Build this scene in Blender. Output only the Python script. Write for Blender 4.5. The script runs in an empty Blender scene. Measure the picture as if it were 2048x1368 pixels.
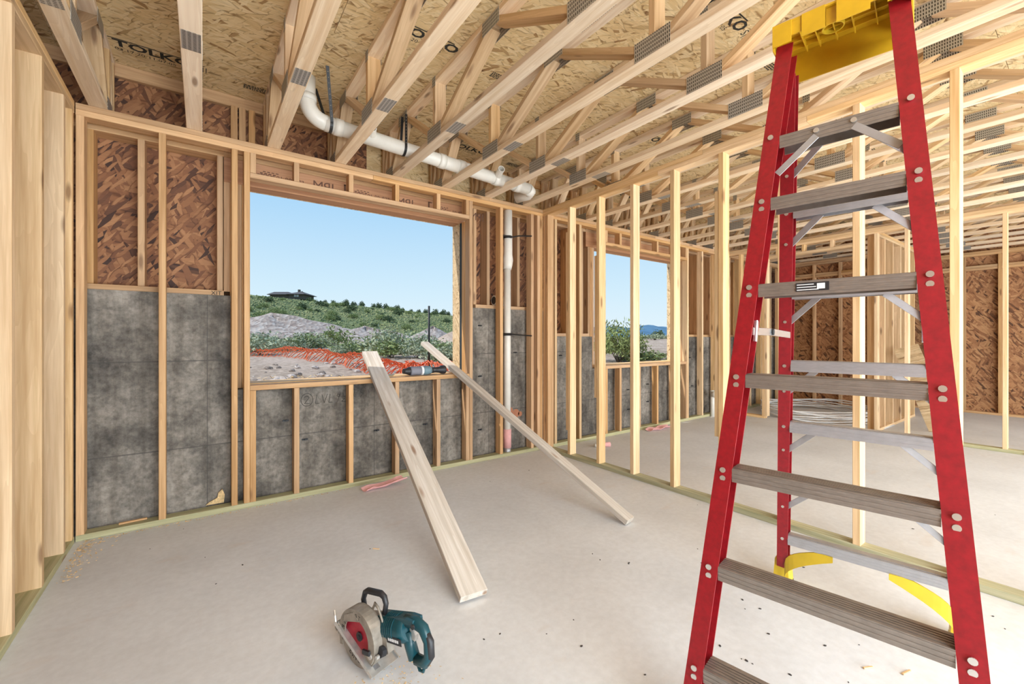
import bpy, math, random
from mathutils import Matrix, Vector
random.seed(7)
SC = bpy.context.scene
COL = SC.collection

# ------------------------------------------------------------------ camera
F, HY, CH, YAW = 854.0, 677.0, 1.255, 0.6276          # focal px, horizon row, eye height, heading
SY, CY = math.sin(YAW), math.cos(YAW)
cam = bpy.data.cameras.new('camera'); camo = bpy.data.objects.new('camera', cam); COL.objects.link(camo)
cam.sensor_width = 36; cam.lens = F / 2048 * 36; cam.shift_y = -(684 - HY) / 2048
cam.clip_start = .02; cam.clip_end = 3000
camo.location = (0, 0, CH); camo.rotation_euler = (math.pi / 2, 0, -YAW)
SC.camera = camo
# ------------------------------------------------------------------ world, sun, large lights, exposure
w = bpy.data.worlds.new('sky'); SC.world = w; w.use_nodes = True
nt = w.node_tree; nt.nodes.clear()
tc = nt.nodes.new('ShaderNodeTexCoord'); sep = nt.nodes.new('ShaderNodeSeparateXYZ')
rp = nt.nodes.new('ShaderNodeValToRGB'); bg = nt.nodes.new('ShaderNodeBackground'); wo = nt.nodes.new('ShaderNodeOutputWorld')
nt.links.new(tc.outputs['Generated'], sep.inputs[0]); nt.links.new(sep.outputs[2], rp.inputs[0])
nt.links.new(rp.outputs[0], bg.inputs[0]); nt.links.new(bg.outputs[0], wo.inputs[0])
e = rp.color_ramp.elements
e[0].position = 0.0; e[0].color = (.80, .92, .985, 1)
e[1].position = 1.0; e[1].color = (.16, .42, .85, 1)
for p, c in ((.10, (.66, .86, .985, 1)), (.30, (.40, .68, .955, 1))):
    k = e.new(p); k.color = c
bg.inputs[1].default_value = 1.0
sun = bpy.data.lights.new('sun', 'SUN'); suno = bpy.data.objects.new('sun', sun); COL.objects.link(suno)
sun.energy = 4.0; sun.angle = .01; sun.color = (1, .95, .87)
suno.rotation_euler = Vector((-.58, .16, .80)).to_track_quat('Z', 'Y').to_euler()
def area(name, loc, target, sx, sy, watts, col=(1, 1, 1)):
    l = bpy.data.lights.new(name, 'AREA'); l.shape = 'RECTANGLE'; l.size = sx; l.size_y = sy; l.energy = watts; l.color = col
    o = bpy.data.objects.new(name, l); COL.objects.link(o); o.location = loc
    o.rotation_euler = (Vector(loc) - Vector(target)).to_track_quat('Z', 'Y').to_euler(); return o
# added fill lamps out of view behind the camera, standing in for daylight
area('fill_lamp_rear', (.3, -2.5, 2.55), (.6, .9, .2), 4.8, 1.8, 335, (.80, .915, 1))
area('fill_lamp_far', (6.6, -2.6, 2.55), (6.4, 1.2, .3), 6.0, 1.8, 150, (.80, .915, 1))
# added low fill lamp aimed upward to brighten the deck and truss undersides
area('fill_lamp_up', (3.8, -3.0, .5), (4.0, 1.6, 3.1), 9.0, .9, 510, (.86, .94, 1))
vs = SC.view_settings
vs.view_transform = 'Standard'; vs.look = 'None'; vs.gamma = 1; vs.use_curve_mapping = False; vs.exposure = 0.0

# ------------------------------------------------------------------ node helpers / materials
def new_mat(name):
    m = bpy.data.materials.new(name); m.use_nodes = True
    t = m.node_tree; b = t.nodes['Principled BSDF']; return m, t, b
def N(t, kind, **kw):
    n = t.nodes.new(kind)
    for k, v in kw.items(): setattr(n, k, v)
    return n
def L(t, a, b): t.links.new(a, b)
def ramp(t, fac, stops):
    r = N(t, 'ShaderNodeValToRGB'); L(t, fac, r.inputs[0]); el = r.color_ramp.elements
    el[0].position = stops[0][0]; el[0].color = (*stops[0][1], 1)
    el[1].position = stops[-1][0]; el[1].color = (*stops[-1][1], 1)
    for p, c in stops[1:-1]:
        k = el.new(p); k.color = (*c, 1)
    return r.outputs[0]
def mixc(t, fac, a, b, mode='MIX'):
    n = N(t, 'ShaderNodeMix', data_type='RGBA', blend_type=mode)
    if hasattr(fac, 'is_linked'): L(t, fac, n.inputs[0])
    else: n.inputs[0].default_value = fac
    for s, x in ((6, a), (7, b)):
        if hasattr(x, 'is_linked'): L(t, x, n.inputs[s])
        else: n.inputs[s].default_value = (*x, 1)
    return n.outputs[2]
def math_(t, op, a, b=0.0):
    n = N(t, 'ShaderNodeMath', operation=op)
    for s, x in ((0, a), (1, b)):
        if hasattr(x, 'is_linked'): L(t, x, n.inputs[s])
        else: n.inputs[s].default_value = x
    return n.outputs[0]
def coords(t, scale=(1, 1, 1), rot=(0, 0, 0), rnd=True, kind='Object'):
    c = N(t, 'ShaderNodeTexCoord'); src = c.outputs[kind]
    if rnd:
        oi = N(t, 'ShaderNodeObjectInfo'); mm = math_(t, 'MULTIPLY', oi.outputs['Random'], 37.0)
        va = N(t, 'ShaderNodeVectorMath', operation='ADD'); L(t, src, va.inputs[0])
        cx = N(t, 'ShaderNodeCombineXYZ'); L(t, mm, cx.inputs[0]); L(t, mm, cx.inputs[1]); L(t, mm, cx.inputs[2]); L(t, cx.outputs[0], va.inputs[1])
        src = va.outputs[0]
    mp = N(t, 'ShaderNodeMapping'); L(t, src, mp.inputs[0]); mp.inputs['Scale'].default_value = scale; mp.inputs['Rotation'].default_value = rot
    return mp.outputs[0]
def noise(t, vec, scale, detail=3, rough=.55, dist=0.0):
    n = N(t, 'ShaderNodeTexNoise'); L(t, vec, n.inputs['Vector']); n.inputs['Scale'].default_value = scale
    n.inputs['Detail'].default_value = detail; n.inputs['Roughness'].default_value = rough; n.inputs['Distortion'].default_value = dist
    return n.outputs[0]
def bump(t, b, h, strength=.2, dist=.002):
    n = N(t, 'ShaderNodeBump'); n.inputs['Strength'].default_value = strength; n.inputs['Distance'].default_value = dist
    L(t, h, n.inputs['Height']); L(t, n.outputs[0], b.inputs['Normal'])

def wood(name, light, dark, knots=True, vary=.16, rough=.62):
    m, t, b = new_mat(name)
    g = noise(t, coords(t, (1.3, 34, 34)), 1.0, 4, .6)
    rg = noise(t, coords(t, (.55, 9, 9)), 1.0, 2, .5, 1.6)
    w_ = math_(t, 'FRACT', math_(t, 'MULTIPLY', rg, 9.0))
    col = ramp(t, g, [(.34, dark), (.60, light)])
    col = mixc(t, math_(t, 'MULTIPLY', w_, .42), col, tuple(a * k for a, k in zip(light, (.74, .66, .58))))
    if knots:
        v = N(t, 'ShaderNodeTexVoronoi', feature='F1'); L(t, coords(t, (2.2, 9, 9)), v.inputs['Vector']); v.inputs['Scale'].default_value = 1.0
        k = ramp(t, v.outputs['Distance'], [(.075, (1, 1, 1)), (.16, (0, 0, 0))])
        col = mixc(t, math_(t, 'MULTIPLY', k, .75), col, (.20, .09, .035))
    oi = N(t, 'ShaderNodeObjectInfo'); hs = N(t, 'ShaderNodeHueSaturation')
    L(t, math_(t, 'ADD', math_(t, 'MULTIPLY', oi.outputs['Random'], vary * 2), 1 - vary), hs.inputs['Value'])
    L(t, math_(t, 'ADD', math_(t, 'MULTIPLY', math_(t, 'FRACT', math_(t, 'MULTIPLY', oi.outputs['Random'], 7.3)), .2), .9), hs.inputs['Saturation'])
    L(t, col, hs.inputs['Color']); L(t, hs.outputs[0], b.inputs['Base Color'])
    b.inputs['Roughness'].default_value = rough; bump(t, b, g, .12, .001)
    return m
def osb(name, c0, c1, c2, dark, scale=1.0, bmp=.25, spread=1.0, dk=.86):
    m, t, b = new_mat(name)
    base = None; hgt = None
    wv = N(t, 'ShaderNodeTexNoise'); L(t, coords(t, (1, 1, 1)), wv.inputs['Vector']); wv.inputs['Scale'].default_value = 9 * scale
    for i, (a, sx, sy, sd) in enumerate(((.15, 7, 36, 0), (1.15, 8, 42, 3.1), (-.85, 9, 46, 7.7), (2.2, 14, 60, 5.2))):
        m0 = coords(t, (1, 1, 1), (0, 0, a * spread)); m1 = N(t, 'ShaderNodeMapping'); L(t, m0, m1.inputs[0]); m1.inputs['Scale'].default_value = (sx * scale, sy * scale, sx * scale); mp = m1.outputs[0]
        va = N(t, 'ShaderNodeVectorMath', operation='ADD'); L(t, mp, va.inputs[0]); va.inputs[1].default_value = (sd, sd * 1.7, sd)
        v2 = N(t, 'ShaderNodeVectorMath', operation='ADD'); L(t, va.outputs[0], v2.inputs[0]); L(t, wv.outputs[1], v2.inputs[1])
        v = N(t, 'ShaderNodeTexVoronoi', feature='F1', voronoi_dimensions='2D'); L(t, v2.outputs[0], v.inputs['Vector']); v.inputs['Scale'].default_value = 1.0
        s = N(t, 'ShaderNodeSeparateColor'); L(t, v.outputs['Color'], s.inputs[0])
        colr = ramp(t, s.outputs[0], [(0, c0), (.45, c1), (dk, c2), (1, dark)])
        edge = ramp(t, v.outputs['Distance'], [(.55, (1, 1, 1)), (.85, (.45, .36, .28))])
        colr = mixc(t, 1.0, colr, edge, 'MULTIPLY')
        if base is None: base, hgt = colr, s.outputs[1]
        else:
            sel = math_(t, 'GREATER_THAN', s.outputs[1], (.0, .5, .62, .72)[i])
            base = mixc(t, sel, base, colr); hgt = math_(t, 'MAXIMUM', hgt, s.outputs[1])
    fine = noise(t, coords(t, (10, 160, 10)), 1.0, 3)
    base = mixc(t, .35, base, ramp(t, fine, [(.3, (.45, .45, .45)), (.7, (1, 1, 1))]), 'MULTIPLY')
    L(t, base, b.inputs['Base Color']); b.inputs['Roughness'].default_value = .7; bump(t, b, hgt, bmp, .002)
    return m
def plain(name, c, rough=.5, metal=0.0, var=.12, scale=14, spec=None):
    m, t, b = new_mat(name)
    n = noise(t, coords(t), scale, 3)
    L(t, ramp(t, n, [(.3, tuple(max(0, x * (1 - var)) for x in c)), (.7, tuple(min(1, x * (1 + var)) for x in c))]), b.inputs['Base Color'])
    b.inputs['Roughness'].default_value = rough; b.inputs['Metallic'].default_value = metal
    if spec is not None: b.inputs['Specular IOR Level'].default_value = spec
    return m
M = {}
M['stud'] = wood('stud_lumber', (.83, .58, .325), (.60, .37, .17))
M['stud_shaded'] = wood('stud_lumber_shaded', (.68, .42, .212), (.45, .245, .102))  # same lumber as the studs, with the window wall's shade in its colour
M['truss'] = wood('truss_lumber', (.90, .735, .54), (.74, .535, .335))
M['web'] = wood('web_lumber', (.74, .52, .30), (.54, .34, .17))
M['treated'] = wood('treated_plate', (.52, .49, .30), (.31, .31, .165), True, .1)
M['plank'] = wood('weathered_plank', (.62, .57, .51), (.44, .385, .32))
M['lvl'] = wood('laminated_header', (.52, .26, .12), (.36, .16, .07), False, .05)
M['osb_deck'] = osb('osb_deck', (.90, .71, .42), (.85, .64, .345), (.77, .55, .27), (.40, .22, .085), .95, .2, .45, .93)
M['osb_wall'] = osb('osb_sheathing', (.46, .22, .095), (.32, .135, .055), (.20, .078, .034), (.05, .02, .012), .85, .5, 1.0, .80)  # shade of the wall bays is worked into this red-brown colour
M['osb_far'] = osb('osb_far_sheathing', (.56, .30, .135), (.46, .22, .095), (.32, .135, .055), (.09, .037, .016), .8, .5, 1.0, .80)  # same board as the wall sheathing, with less shade in its colour
M['osb_scrap'] = osb('osb_scrap', (.84, .66, .42), (.78, .58, .34), (.70, .50, .28), (.5, .33, .17), 1.1)
M['ink'] = plain('black_ink', (.03, .027, .022), .8)
M['ink_soft'] = plain('faded_ink', (.13, .06, .035), .8)
M['pvc'] = plain('pvc', (.80, .76, .68), .35, var=.04)
M['strap'] = plain('black_strap', (.012, .012, .013), .45)
M['red'] = plain('red_fiberglass', (.27, .004, .010), .48, var=.18, scale=60)
M['alu'] = plain('step_aluminium', (.29, .255, .225), .45, .6, .12, 30)
M['alu_rear'] = plain('brace_aluminium', (.44, .435, .445), .42, .6, .08, 30)
M['rivet'] = plain('rivet_steel', (.68, .66, .62), .3, .8, .05)
M['zinc'] = plain('zinc_steel', (.85, .85, .84), .25, .85, .05)
M['yellow'] = plain('yellow_plastic', (.62, .42, .02), .45, var=.06)
M['cap_yellow'] = plain('cap_plastic', (.60, .35, .012), .4, var=.08)
M['rubber'] = plain('black_rubber', (.02, .02, .02), .7)
M['white'] = plain('white_print', (.8, .8, .8), .6)
M['teal'] = plain('teal_plastic', (.007, .060, .076), .32, var=.15, scale=25)
M['black'] = plain('black_plastic', (.022, .022, .025), .45, var=.2, scale=40)
M['mag'] = plain('cast_magnesium', (.31, .27, .222), .5, .3, .35, 18)
M['steel'] = plain('plate_steel', (.62, .60, .57), .35, .7, .12, 40)
M['blade'] = plain('red_blade', (.42, .016, .035), .35, .1, .15, 30)
M['pink'] = plain('pink_foam', (.80, .42, .40), .8, var=.12)
M['pexm'] = plain('pex_tube', (.78, .76, .74), .4, var=.03)
M['foam'] = plain('black_gasket', (.02, .03, .035), .8)
M['rust'] = plain('dark_steel', (.03, .03, .032), .5, .5)

m, t, b = new_mat('gusset_steel')               # toothed truss plates
c = coords(t, rnd=False)
s = N(t, 'ShaderNodeSeparateXYZ'); L(t, c, s.inputs[0])
fx = math_(t, 'FRACT', math_(t, 'MULTIPLY', s.outputs[0], 84.0)); fy = math_(t, 'FRACT', math_(t, 'MULTIPLY', s.outputs[1], 48.0))
slot = math_(t, 'MULTIPLY', math_(t, 'LESS_THAN', fx, .42), math_(t, 'LESS_THAN', fy, .62))
L(t, mixc(t, slot, (.50, .48, .44), (.045, .04, .035)), b.inputs['Base Color'])
b.inputs['Metallic'].default_value = .55; b.inputs['Roughness'].default_value = .45; M['gusset'] = m

m, t, b = new_mat('slab_concrete')
n1 = noise(t, coords(t, rnd=False), 1.4, 6, .6); n2 = noise(t, coords(t, rnd=False), 28, 4, .6)
col = ramp(t, n1, [(.28, (.64, .64, .64)), (.5, (.72, .722, .725)), (.75, (.785, .79, .795))])
col = mixc(t, .25, col, ramp(t, n2, [(.35, (.7, .68, .66)), (.65, (1, 1, 1))]), 'MULTIPLY')
st = ramp(t, noise(t, coords(t, (1, 2.2, 1), rnd=False), 2.3, 4), [(.62, (0, 0, 0)), (.75, (1, 1, 1))])
col = mixc(t, math_(t, 'MULTIPLY', st, .28), col, (.62, .50, .40))
L(t, col, b.inputs['Base Color']); b.inputs['Roughness'].default_value = .62; bump(t, b, n2, .10, .002); M['slab'] = m

m, t, b = new_mat('foundation_concrete')         # board-formed wall with panel seams
c = N(t, 'ShaderNodeNewGeometry').outputs['Position']; mp3 = N(t, 'ShaderNodeMapping'); L(t, c, mp3.inputs[0]); mp3.inputs['Scale'].default_value = (11, 11, 1.1)
n1 = noise(t, c, 3.2, 9, .72); n2 = noise(t, c, 34, 5, .65); n3 = noise(t, mp3.outputs[0], 1.0, 4, .65)
col = ramp(t, n1, [(.34, (.070, .061, .053)), (.48, (.185, .163, .138)), (.62, (.35, .308, .26))])
col = mixc(t, .6, col, ramp(t, n3, [(.36, (.38, .35, .32)), (.58, (1, 1, 1))]), 'MULTIPLY')
col = mixc(t, .55, col, ramp(t, n2, [(.34, (.40, .39, .37)), (.58, (1, 1, 1))]), 'MULTIPLY')
s = N(t, 'ShaderNodeSeparateXYZ'); L(t, N(t, 'ShaderNodeNewGeometry').outputs['Position'], s.inputs[0])
def seam(axis, pitch, off, wd):
    q = math_(t, 'FRACT', math_(t, 'DIVIDE', math_(t, 'ADD', s.outputs[axis], off), pitch))
    return math_(t, 'LESS_THAN', math_(t, 'ABSOLUTE', math_(t, 'SUBTRACT', q, .5)), wd / pitch)
ln = math_(t, 'MAXIMUM', seam(2, .62, .31 - .475, .0045), seam(0, 1.22, .61 - .03, .0035))
L(t, mixc(t, math_(t, 'MULTIPLY', ln, .6), col, (.06, .055, .05)), b.inputs['Base Color'])
b.inputs['Roughness'].default_value = .85; bump(t, b, n2, .4, .004); M['conc'] = m

# outdoors
m, t, b = new_mat('dirt')
c = coords(t, rnd=False); n1 = noise(t, c, .5, 6, .65); n2 = noise(t, c, 9, 8, .75)
col = ramp(t, n1, [(.3, (.40, .29, .20)), (.5, (.58, .44, .34)), (.7, (.66, .52, .43))]); col = mixc(t, .8, col, ramp(t, n2, [(.36, (.34, .30, .27)), (.6, (1, 1, 1))]), 'MULTIPLY')
L(t, col, b.inputs['Base Color']); b.inputs['Roughness'].default_value = .95; bump(t, b, n2, .8, .05); M['dirt'] = m
m, t, b = new_mat('gravel')
c = coords(t, rnd=False); v = N(t, 'ShaderNodeTexVoronoi'); L(t, c, v.inputs['Vector']); v.inputs['Scale'].default_value = 3.5
s = N(t, 'ShaderNodeSeparateColor'); L(t, v.outputs['Color'], s.inputs[0])
L(t, ramp(t, s.outputs[0], [(0, (.22, .17, .15)), (.5, (.35, .29, .255)), (1, (.47, .41, .37))]), b.inputs['Base Color']); b.inputs['Roughness'].default_value = .95
bump(t, b, v.outputs['Distance'], .8, .1); M['gravel'] = m
m, t, b = new_mat('hill_scrub')
c = coords(t, rnd=False); n1 = noise(t, c, .12, 6, .7); n2 = noise(t, c, .9, 5, .75)
col = ramp(t, n1, [(.35, (.16, .20, .08)), (.55, (.24, .28, .12)), (.72, (.33, .31, .16))]); col = mixc(t, .8, col, ramp(t, n2, [(.38, (.30, .32, .28)), (.6, (1, 1, 1))]), 'MULTIPLY')
L(t, col, b.inputs['Base Color']); b.inputs['Roughness'].default_value = 1; bump(t, b, n2, 1, .6); M['hill'] = m
M['ridge'] = plain('hazy_ridge', (.075, .17, .27), 1, var=.25, scale=.03)  # distance haze put into the base colour as blue
def leaf(name, c):
    m = plain(name, c, .75, var=.45, scale=9); return m
M['sage'] = leaf('sage_leaf', (.36, .39, .25)); M['green'] = leaf('green_leaf', (.23, .28, .10)); M['juniper'] = leaf('juniper_leaf', (.10, .14, .06))
M['willow'] = leaf('willow_leaf', (.25, .30, .10)); M['bark'] = plain('bark', (.16, .12, .09), .9)
M['rock'] = plain('rock', (.50, .42, .37), .9, var=.3, scale=5); M['rock_dark'] = plain('dark_rock', (.28, .22, .18), .9, var=.3, scale=5)
M['orange'] = plain('orange_netting', (.85, .16, .05), .5, var=.1)
M['house_wall'] = plain('house_wall', (.10, .085, .07), .9); M['roof'] = plain('house_roof', (.085, .075, .075), .8); M['glass'] = plain('house_glass', (.45, .5, .55), .2)
M['sawdust'] = plain('sawdust', (.72, .50, .25), .9, var=.3, scale=60); M['chip'] = plain('dark_chip', (.05, .04, .035), .9)
M['orange_paint'] = plain('orange_paint', (.42, .17, .09), .8)

# ------------------------------------------------------------------ geometry helpers
WM = {}
def link(o, parent=None, mw=None):
    COL.objects.link(o)
    mw = mw if mw is not None else Matrix()
    o.matrix_world = mw; WM[o.name] = mw
    if parent is not None:
        o.parent = parent; o.matrix_parent_inverse = WM[parent.name].inverted()
        o.matrix_basis = mw
    return o
def tag(o, label=None, cat=None, group=None, kind=None):
    if label: o['label'] = label
    if cat: o['category'] = cat
    if group: o['group'] = group
    if kind: o['kind'] = kind
    return o
def empty(name, loc, label=None, cat=None, group=None, kind=None):
    o = bpy.data.objects.new(name, None); o.empty_display_size = .1
    link(o, None, Matrix.Translation(loc)); return tag(o, label, cat, group, kind)
def copy_tree(o, parent=None):
    c = o.copy(); COL.objects.link(c); WM[c.name] = WM[o.name]
    if parent is not None:
        c.parent = parent; c.matrix_parent_inverse = o.matrix_parent_inverse.copy(); c.matrix_basis = o.matrix_basis.copy()
    for ch in [x for x in COL.objects if x.parent == o]: copy_tree(ch, c)
    return c
BC = {}
def prism_mesh(l, w_, h, ch, mat):
    key = (round(l, 4), round(w_, 4), round(h, 4), round(ch, 4), mat)
    if key in BC: return BC[key]
    a, b2 = w_ / 2, h / 2
    sec = [(-a + ch, -b2), (a - ch, -b2), (a, -b2 + ch), (a, b2 - ch), (a - ch, b2), (-a + ch, b2), (-a, b2 - ch), (-a, -b2 + ch)] if ch > 0 else [(-a, -b2), (a, -b2), (a, b2), (-a, b2)]
    n = len(sec); vs_ = [(-l / 2, y, z) for y, z in sec] + [(l / 2, y, z) for y, z in sec]
    fs = [tuple(range(n))[::-1], tuple(range(n, 2 * n))] + [(i, (i + 1) % n, n + (i + 1) % n, n + i) for i in range(n)]
    me = bpy.data.meshes.new('board'); me.from_pydata(vs_, [], fs); me.materials.append(M[mat]); me.update(); BC[key] = me; return me
def bx(name, x0, x1, y0, y1, z0, z1, mat, parent=None, ch=.0025):
    dx, dy, dz = x1 - x0, y1 - y0, z1 - z0; c = Vector(((x0 + x1) / 2, (y0 + y1) / 2, (z0 + z1) / 2))
    ch = min(ch, min(dx, dy, dz) * .25)
    if mat.startswith('osb') and min(dx, dy, dz) < .03:
        ch = 0
        if dz == min(dx, dy, dz): return link(bpy.data.objects.new(name, prism_mesh(dx, dy, dz, 0, mat)), parent, Matrix.Translation(c))
        if dy == min(dx, dy, dz): return link(bpy.data.objects.new(name, prism_mesh(dx, dz, dy, 0, mat)), parent, Matrix.Translation(c) @ Matrix.Rotation(math.pi / 2, 4, 'X'))
        return link(bpy.data.objects.new(name, prism_mesh(dy, dz, dx, 0, mat)), parent, Matrix.Translation(c) @ Matrix(((0, 0, 1, 0), (1, 0, 0, 0), (0, 1, 0, 0), (0, 0, 0, 1))))
    if dz >= dx and dz >= dy: me = prism_mesh(dz, dy, dx, ch, mat); R = Matrix.Rotation(-math.pi / 2, 4, 'Y')
    elif dy >= dx: me = prism_mesh(dy, dx, dz, ch, mat); R = Matrix.Rotation(math.pi / 2, 4, 'Z')
    else: me = prism_mesh(dx, dy, dz, ch, mat); R = Matrix()
    return link(bpy.data.objects.new(name, me), parent, Matrix.Translation(c) @ R)
def frame(p0, p1, side=None):
    p0, p1 = Vector(p0), Vector(p1); d = (p1 - p0).normalized()
    s = Vector(side) if side is not None else (Vector((0, 0, 1)).cross(d) if abs(d.z) < .99 else Vector((0, 1, 0)))
    s = (s - d * s.dot(d)).normalized(); u = d.cross(s)
    R = Matrix((d, s, u)).transposed().to_4x4(); return R, (p1 - p0).length, (p0 + p1) / 2
def beam(name, p0, p1, w_, h, mat, parent=None, side=None, ch=.0025):
    R, l, c = frame(p0, p1, side)
    return link(bpy.data.objects.new(name, prism_mesh(l, w_, h, min(ch, min(w_, h) * .25), mat)), parent, Matrix.Translation(c) @ R)
class MB:
    def __init__(s): s.v = []; s.f = []
    def add(s, vs_, fs, mw=None):
        o = len(s.v); s.v += [tuple(mw @ Vector(p)) if mw is not None else tuple(p) for p in vs_]; s.f += [tuple(i + o for i in f) for f in fs]; return s
    def box(s, x0, x1, y0, y1, z0, z1, mw=None):
        return s.add([(x, y, z) for x in (x0, x1) for y in (y0, y1) for z in (z0, z1)],
                     [(0, 1, 3, 2), (4, 6, 7, 5), (0, 4, 5, 1), (2, 3, 7, 6), (0, 2, 6, 4), (1, 5, 7, 3)], mw)
    def prism(s, poly, a, b2, mw=None):      # polygon in xz, extruded along y from a to b
        n = len(poly); vs_ = [(x, a, z) for x, z in poly] + [(x, b2, z) for x, z in poly]
        return s.add(vs_, [tuple(range(n)), tuple(range(n, 2 * n))[::-1]] + [(i, n + i, n + (i + 1) % n, (i + 1) % n) for i in range(n)], mw)
    def tube(s, pts, r, n=10, caps=True, closed=False):
        pts = [Vector(p) for p in pts]; rs = r if isinstance(r, (list, tuple)) else [r] * len(pts); vs_ = []; m_ = len(pts)
        prev = None
        for i, p in enumerate(pts):
            a = pts[(i - 1) % m_] if (i or closed) else p; b2 = pts[(i + 1) % m_] if (i < m_ - 1 or closed) else p
            d = (b2 - a).normalized()
            if prev is None: s_ = Vector((0, 0, 1)).cross(d) if abs(d.z) < .95 else Vector((1, 0, 0)).cross(d)
            else: s_ = prev - d * prev.dot(d)
            s_.normalize(); prev = s_; u = d.cross(s_)
            vs_ += [p + rs[i] * (math.cos(2 * math.pi * k / n) * s_ + math.sin(2 * math.pi * k / n) * u) for k in range(n)]
        fs = []
        for i in range(m_ if closed else m_ - 1):
            j = (i + 1) % m_
            fs += [(i * n + k, i * n + (k + 1) % n, j * n + (k + 1) % n, j * n + k) for k in range(n)]
        if caps and not closed: fs += [tuple(range(n))[::-1], tuple(range((m_ - 1) * n, m_ * n))]
        return s.add(vs_, fs)
    def ring(s, c, ax, r0, r1, h, n=28, a0=0, a1=2 * math.pi):   # flat ring or disc with thickness
        ax = Vector(ax).normalized(); u = ax.orthogonal().normalized(); w_ = ax.cross(u); c = Vector(c); full = abs(a1 - a0 - 2 * math.pi) < 1e-6
        m_ = n if full else n + 1; vs_ = []
        for k in range(m_):
            a = a0 + (a1 - a0) * k / n; d = math.cos(a) * u + math.sin(a) * w_
            vs_ += [c + d * r0, c + d * r1, c + d * r0 + ax * h, c + d * r1 + ax * h]
        fs = []
        for k in range(n):
            i, j = 4 * k, 4 * ((k + 1) % m_)
            fs += [(i, j, j + 1, i + 1), (i + 2, i + 3, j + 3, j + 2), (i + 1, j + 1, j + 3, i + 3), (i, i + 2, j + 2, j)]
        return s.add(vs_, fs)
    def build(s, name, mat, parent=None, smooth=False, mw=None):
        me = bpy.data.meshes.new(name); me.from_pydata(s.v, [], s.f); me.materials.append(M[mat] if isinstance(mat, str) else mat)
        if smooth:
            for p in me.polygons: p.use_smooth = len(p.vertices) == 4
        me.update(); return link(bpy.data.objects.new(name, me), parent, mw)
def text(name, body, size, loc, xdir, up, mat, parent, mirror=False, sx=1.0, bold=.0):
    cu = bpy.data.curves.new('t', 'FONT'); cu.body = body; cu.size = size; cu.resolution_u = 2; cu.offset = bold * size
    o = bpy.data.objects.new('t', cu); COL.objects.link(o)
    me = bpy.data.meshes.new_from_object(o.evaluated_get(bpy.context.evaluated_depsgraph_get()))
    COL.objects.unlink(o); bpy.data.objects.remove(o)
    if mirror or sx != 1:
        for v in me.vertices: v.co.x *= (-sx if mirror else sx)
    me.materials.clear(); me.materials.append(M[mat])
    x = Vector(xdir).normalized(); u = Vector(up).normalized(); z = x.cross(u)
    R = Matrix((x, u, z)).transposed().to_4x4()
    ob = link(bpy.data.objects.new(name, me), parent, Matrix.Translation(loc) @ R); return ob
def ray(px, py):
    tt = (px - 1024) / F; return Vector((SY + tt * CY, CY - tt * SY, (HY - py) / F))
def on_z(px, py, z): r = ray(px, py); return Vector((0, 0, CH)) + r * ((z - CH) / r.z)
def on_y(px, py, y): r = ray(px, py); return Vector((0, 0, CH)) + r * (y / r.y)
def on_x(px, py, x): r = ray(px, py); return Vector((0, 0, CH)) + r * (x / r.x)

# ------------------------------------------------------------------ layout numbers (metres)
YA, XP, XL = 3.708, 3.12, -.635       # front planes: window wall, near partition, left wall
T, ZD = 2.712, 3.169                  # top of walls, underside of deck
YC, YU, YO = 3.83, 3.91, 4.05         # concrete face, upper framing face, outside of framing
XM, XF, XB = 7.15, 10.5, 9.3          # middle partition, far wall, closet back wall
TH = .038; WD = .089
PB = T - 2 * TH                       # underside of double top plate

# ------------------------------------------------------------------ floor and ceiling deck
fl = MB().box(-1.15, 10.75, -3.6, 4.05, -.12, 0).build('floor', 'slab'); tag(fl, 'smooth pale grey concrete slab floor of the unfinished basement', 'floor', kind='structure')
ceil = empty('ceiling', (4.8, .5, ZD), 'golden strand board subfloor panels laid over the floor trusses', 'ceiling', kind='structure')
row_start = {0: -.467, 1: .97, 2: 2.30, 3: 1.2, 4: .1, 5: 1.6}
stamps = []
for r in range(6):
    y1 = YO - .01 - 1.2195 * r; y0 = y1 - 1.2165
    xs = row_start[r] - .30
    while xs > -1.15: xs -= 2.44
    while xs < 10.75:
        a, b2 = max(xs, -1.15), min(xs + 2.437, 10.75)
        if b2 - a > .05:
            p = bx('osb_panel', a, b2, y0, y1, ZD, ZD + .018, 'osb_deck', ceil, .001)
            if r < 3: stamps.append((p, xs, y1, r))
        xs += 2.44
for p, xs, y1, r in stamps:
    X0 = xs + .30; z = ZD - .0008; Y = y1 - .27
    if X0 > 8.5 or X0 < -.8: continue
    text('ink_stamp', 'TOLKO', .105, (X0, Y, z), (1, 0, 0), (0, -1, 0), 'ink', p, sx=1.15, bold=.03)
    bar = MB().box(X0 - .03, X0 + .36, Y - .086, Y - .078, z - .0004, z).build('ink_bar', 'ink', p)
    text('ink_stamp', '03.17.20 11:07:05', .045, (X0, Y + .05, z), (1, 0, 0), (0, -1, 0), 'ink', p)
    text('ink_stamp', 'S||', .07, (X0 + .43, Y + .0, z), (1, 0, 0), (0, -1, 0), 'ink', p)
    q = MB()
    rr = random.Random(int(X0 * 50) + r)
    for ln_ in range(4):
        xx = X0 + .72
        while xx < X0 + .72 + .30 - .02 * ln_:
            wdt = rr.uniform(.006, .02); q.box(xx, xx + wdt, Y + .005 + ln_ * .016, Y + .016 + ln_ * .016, z - .0004, z); xx += wdt + .005
    q.build('ink_print', 'ink', p)

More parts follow.
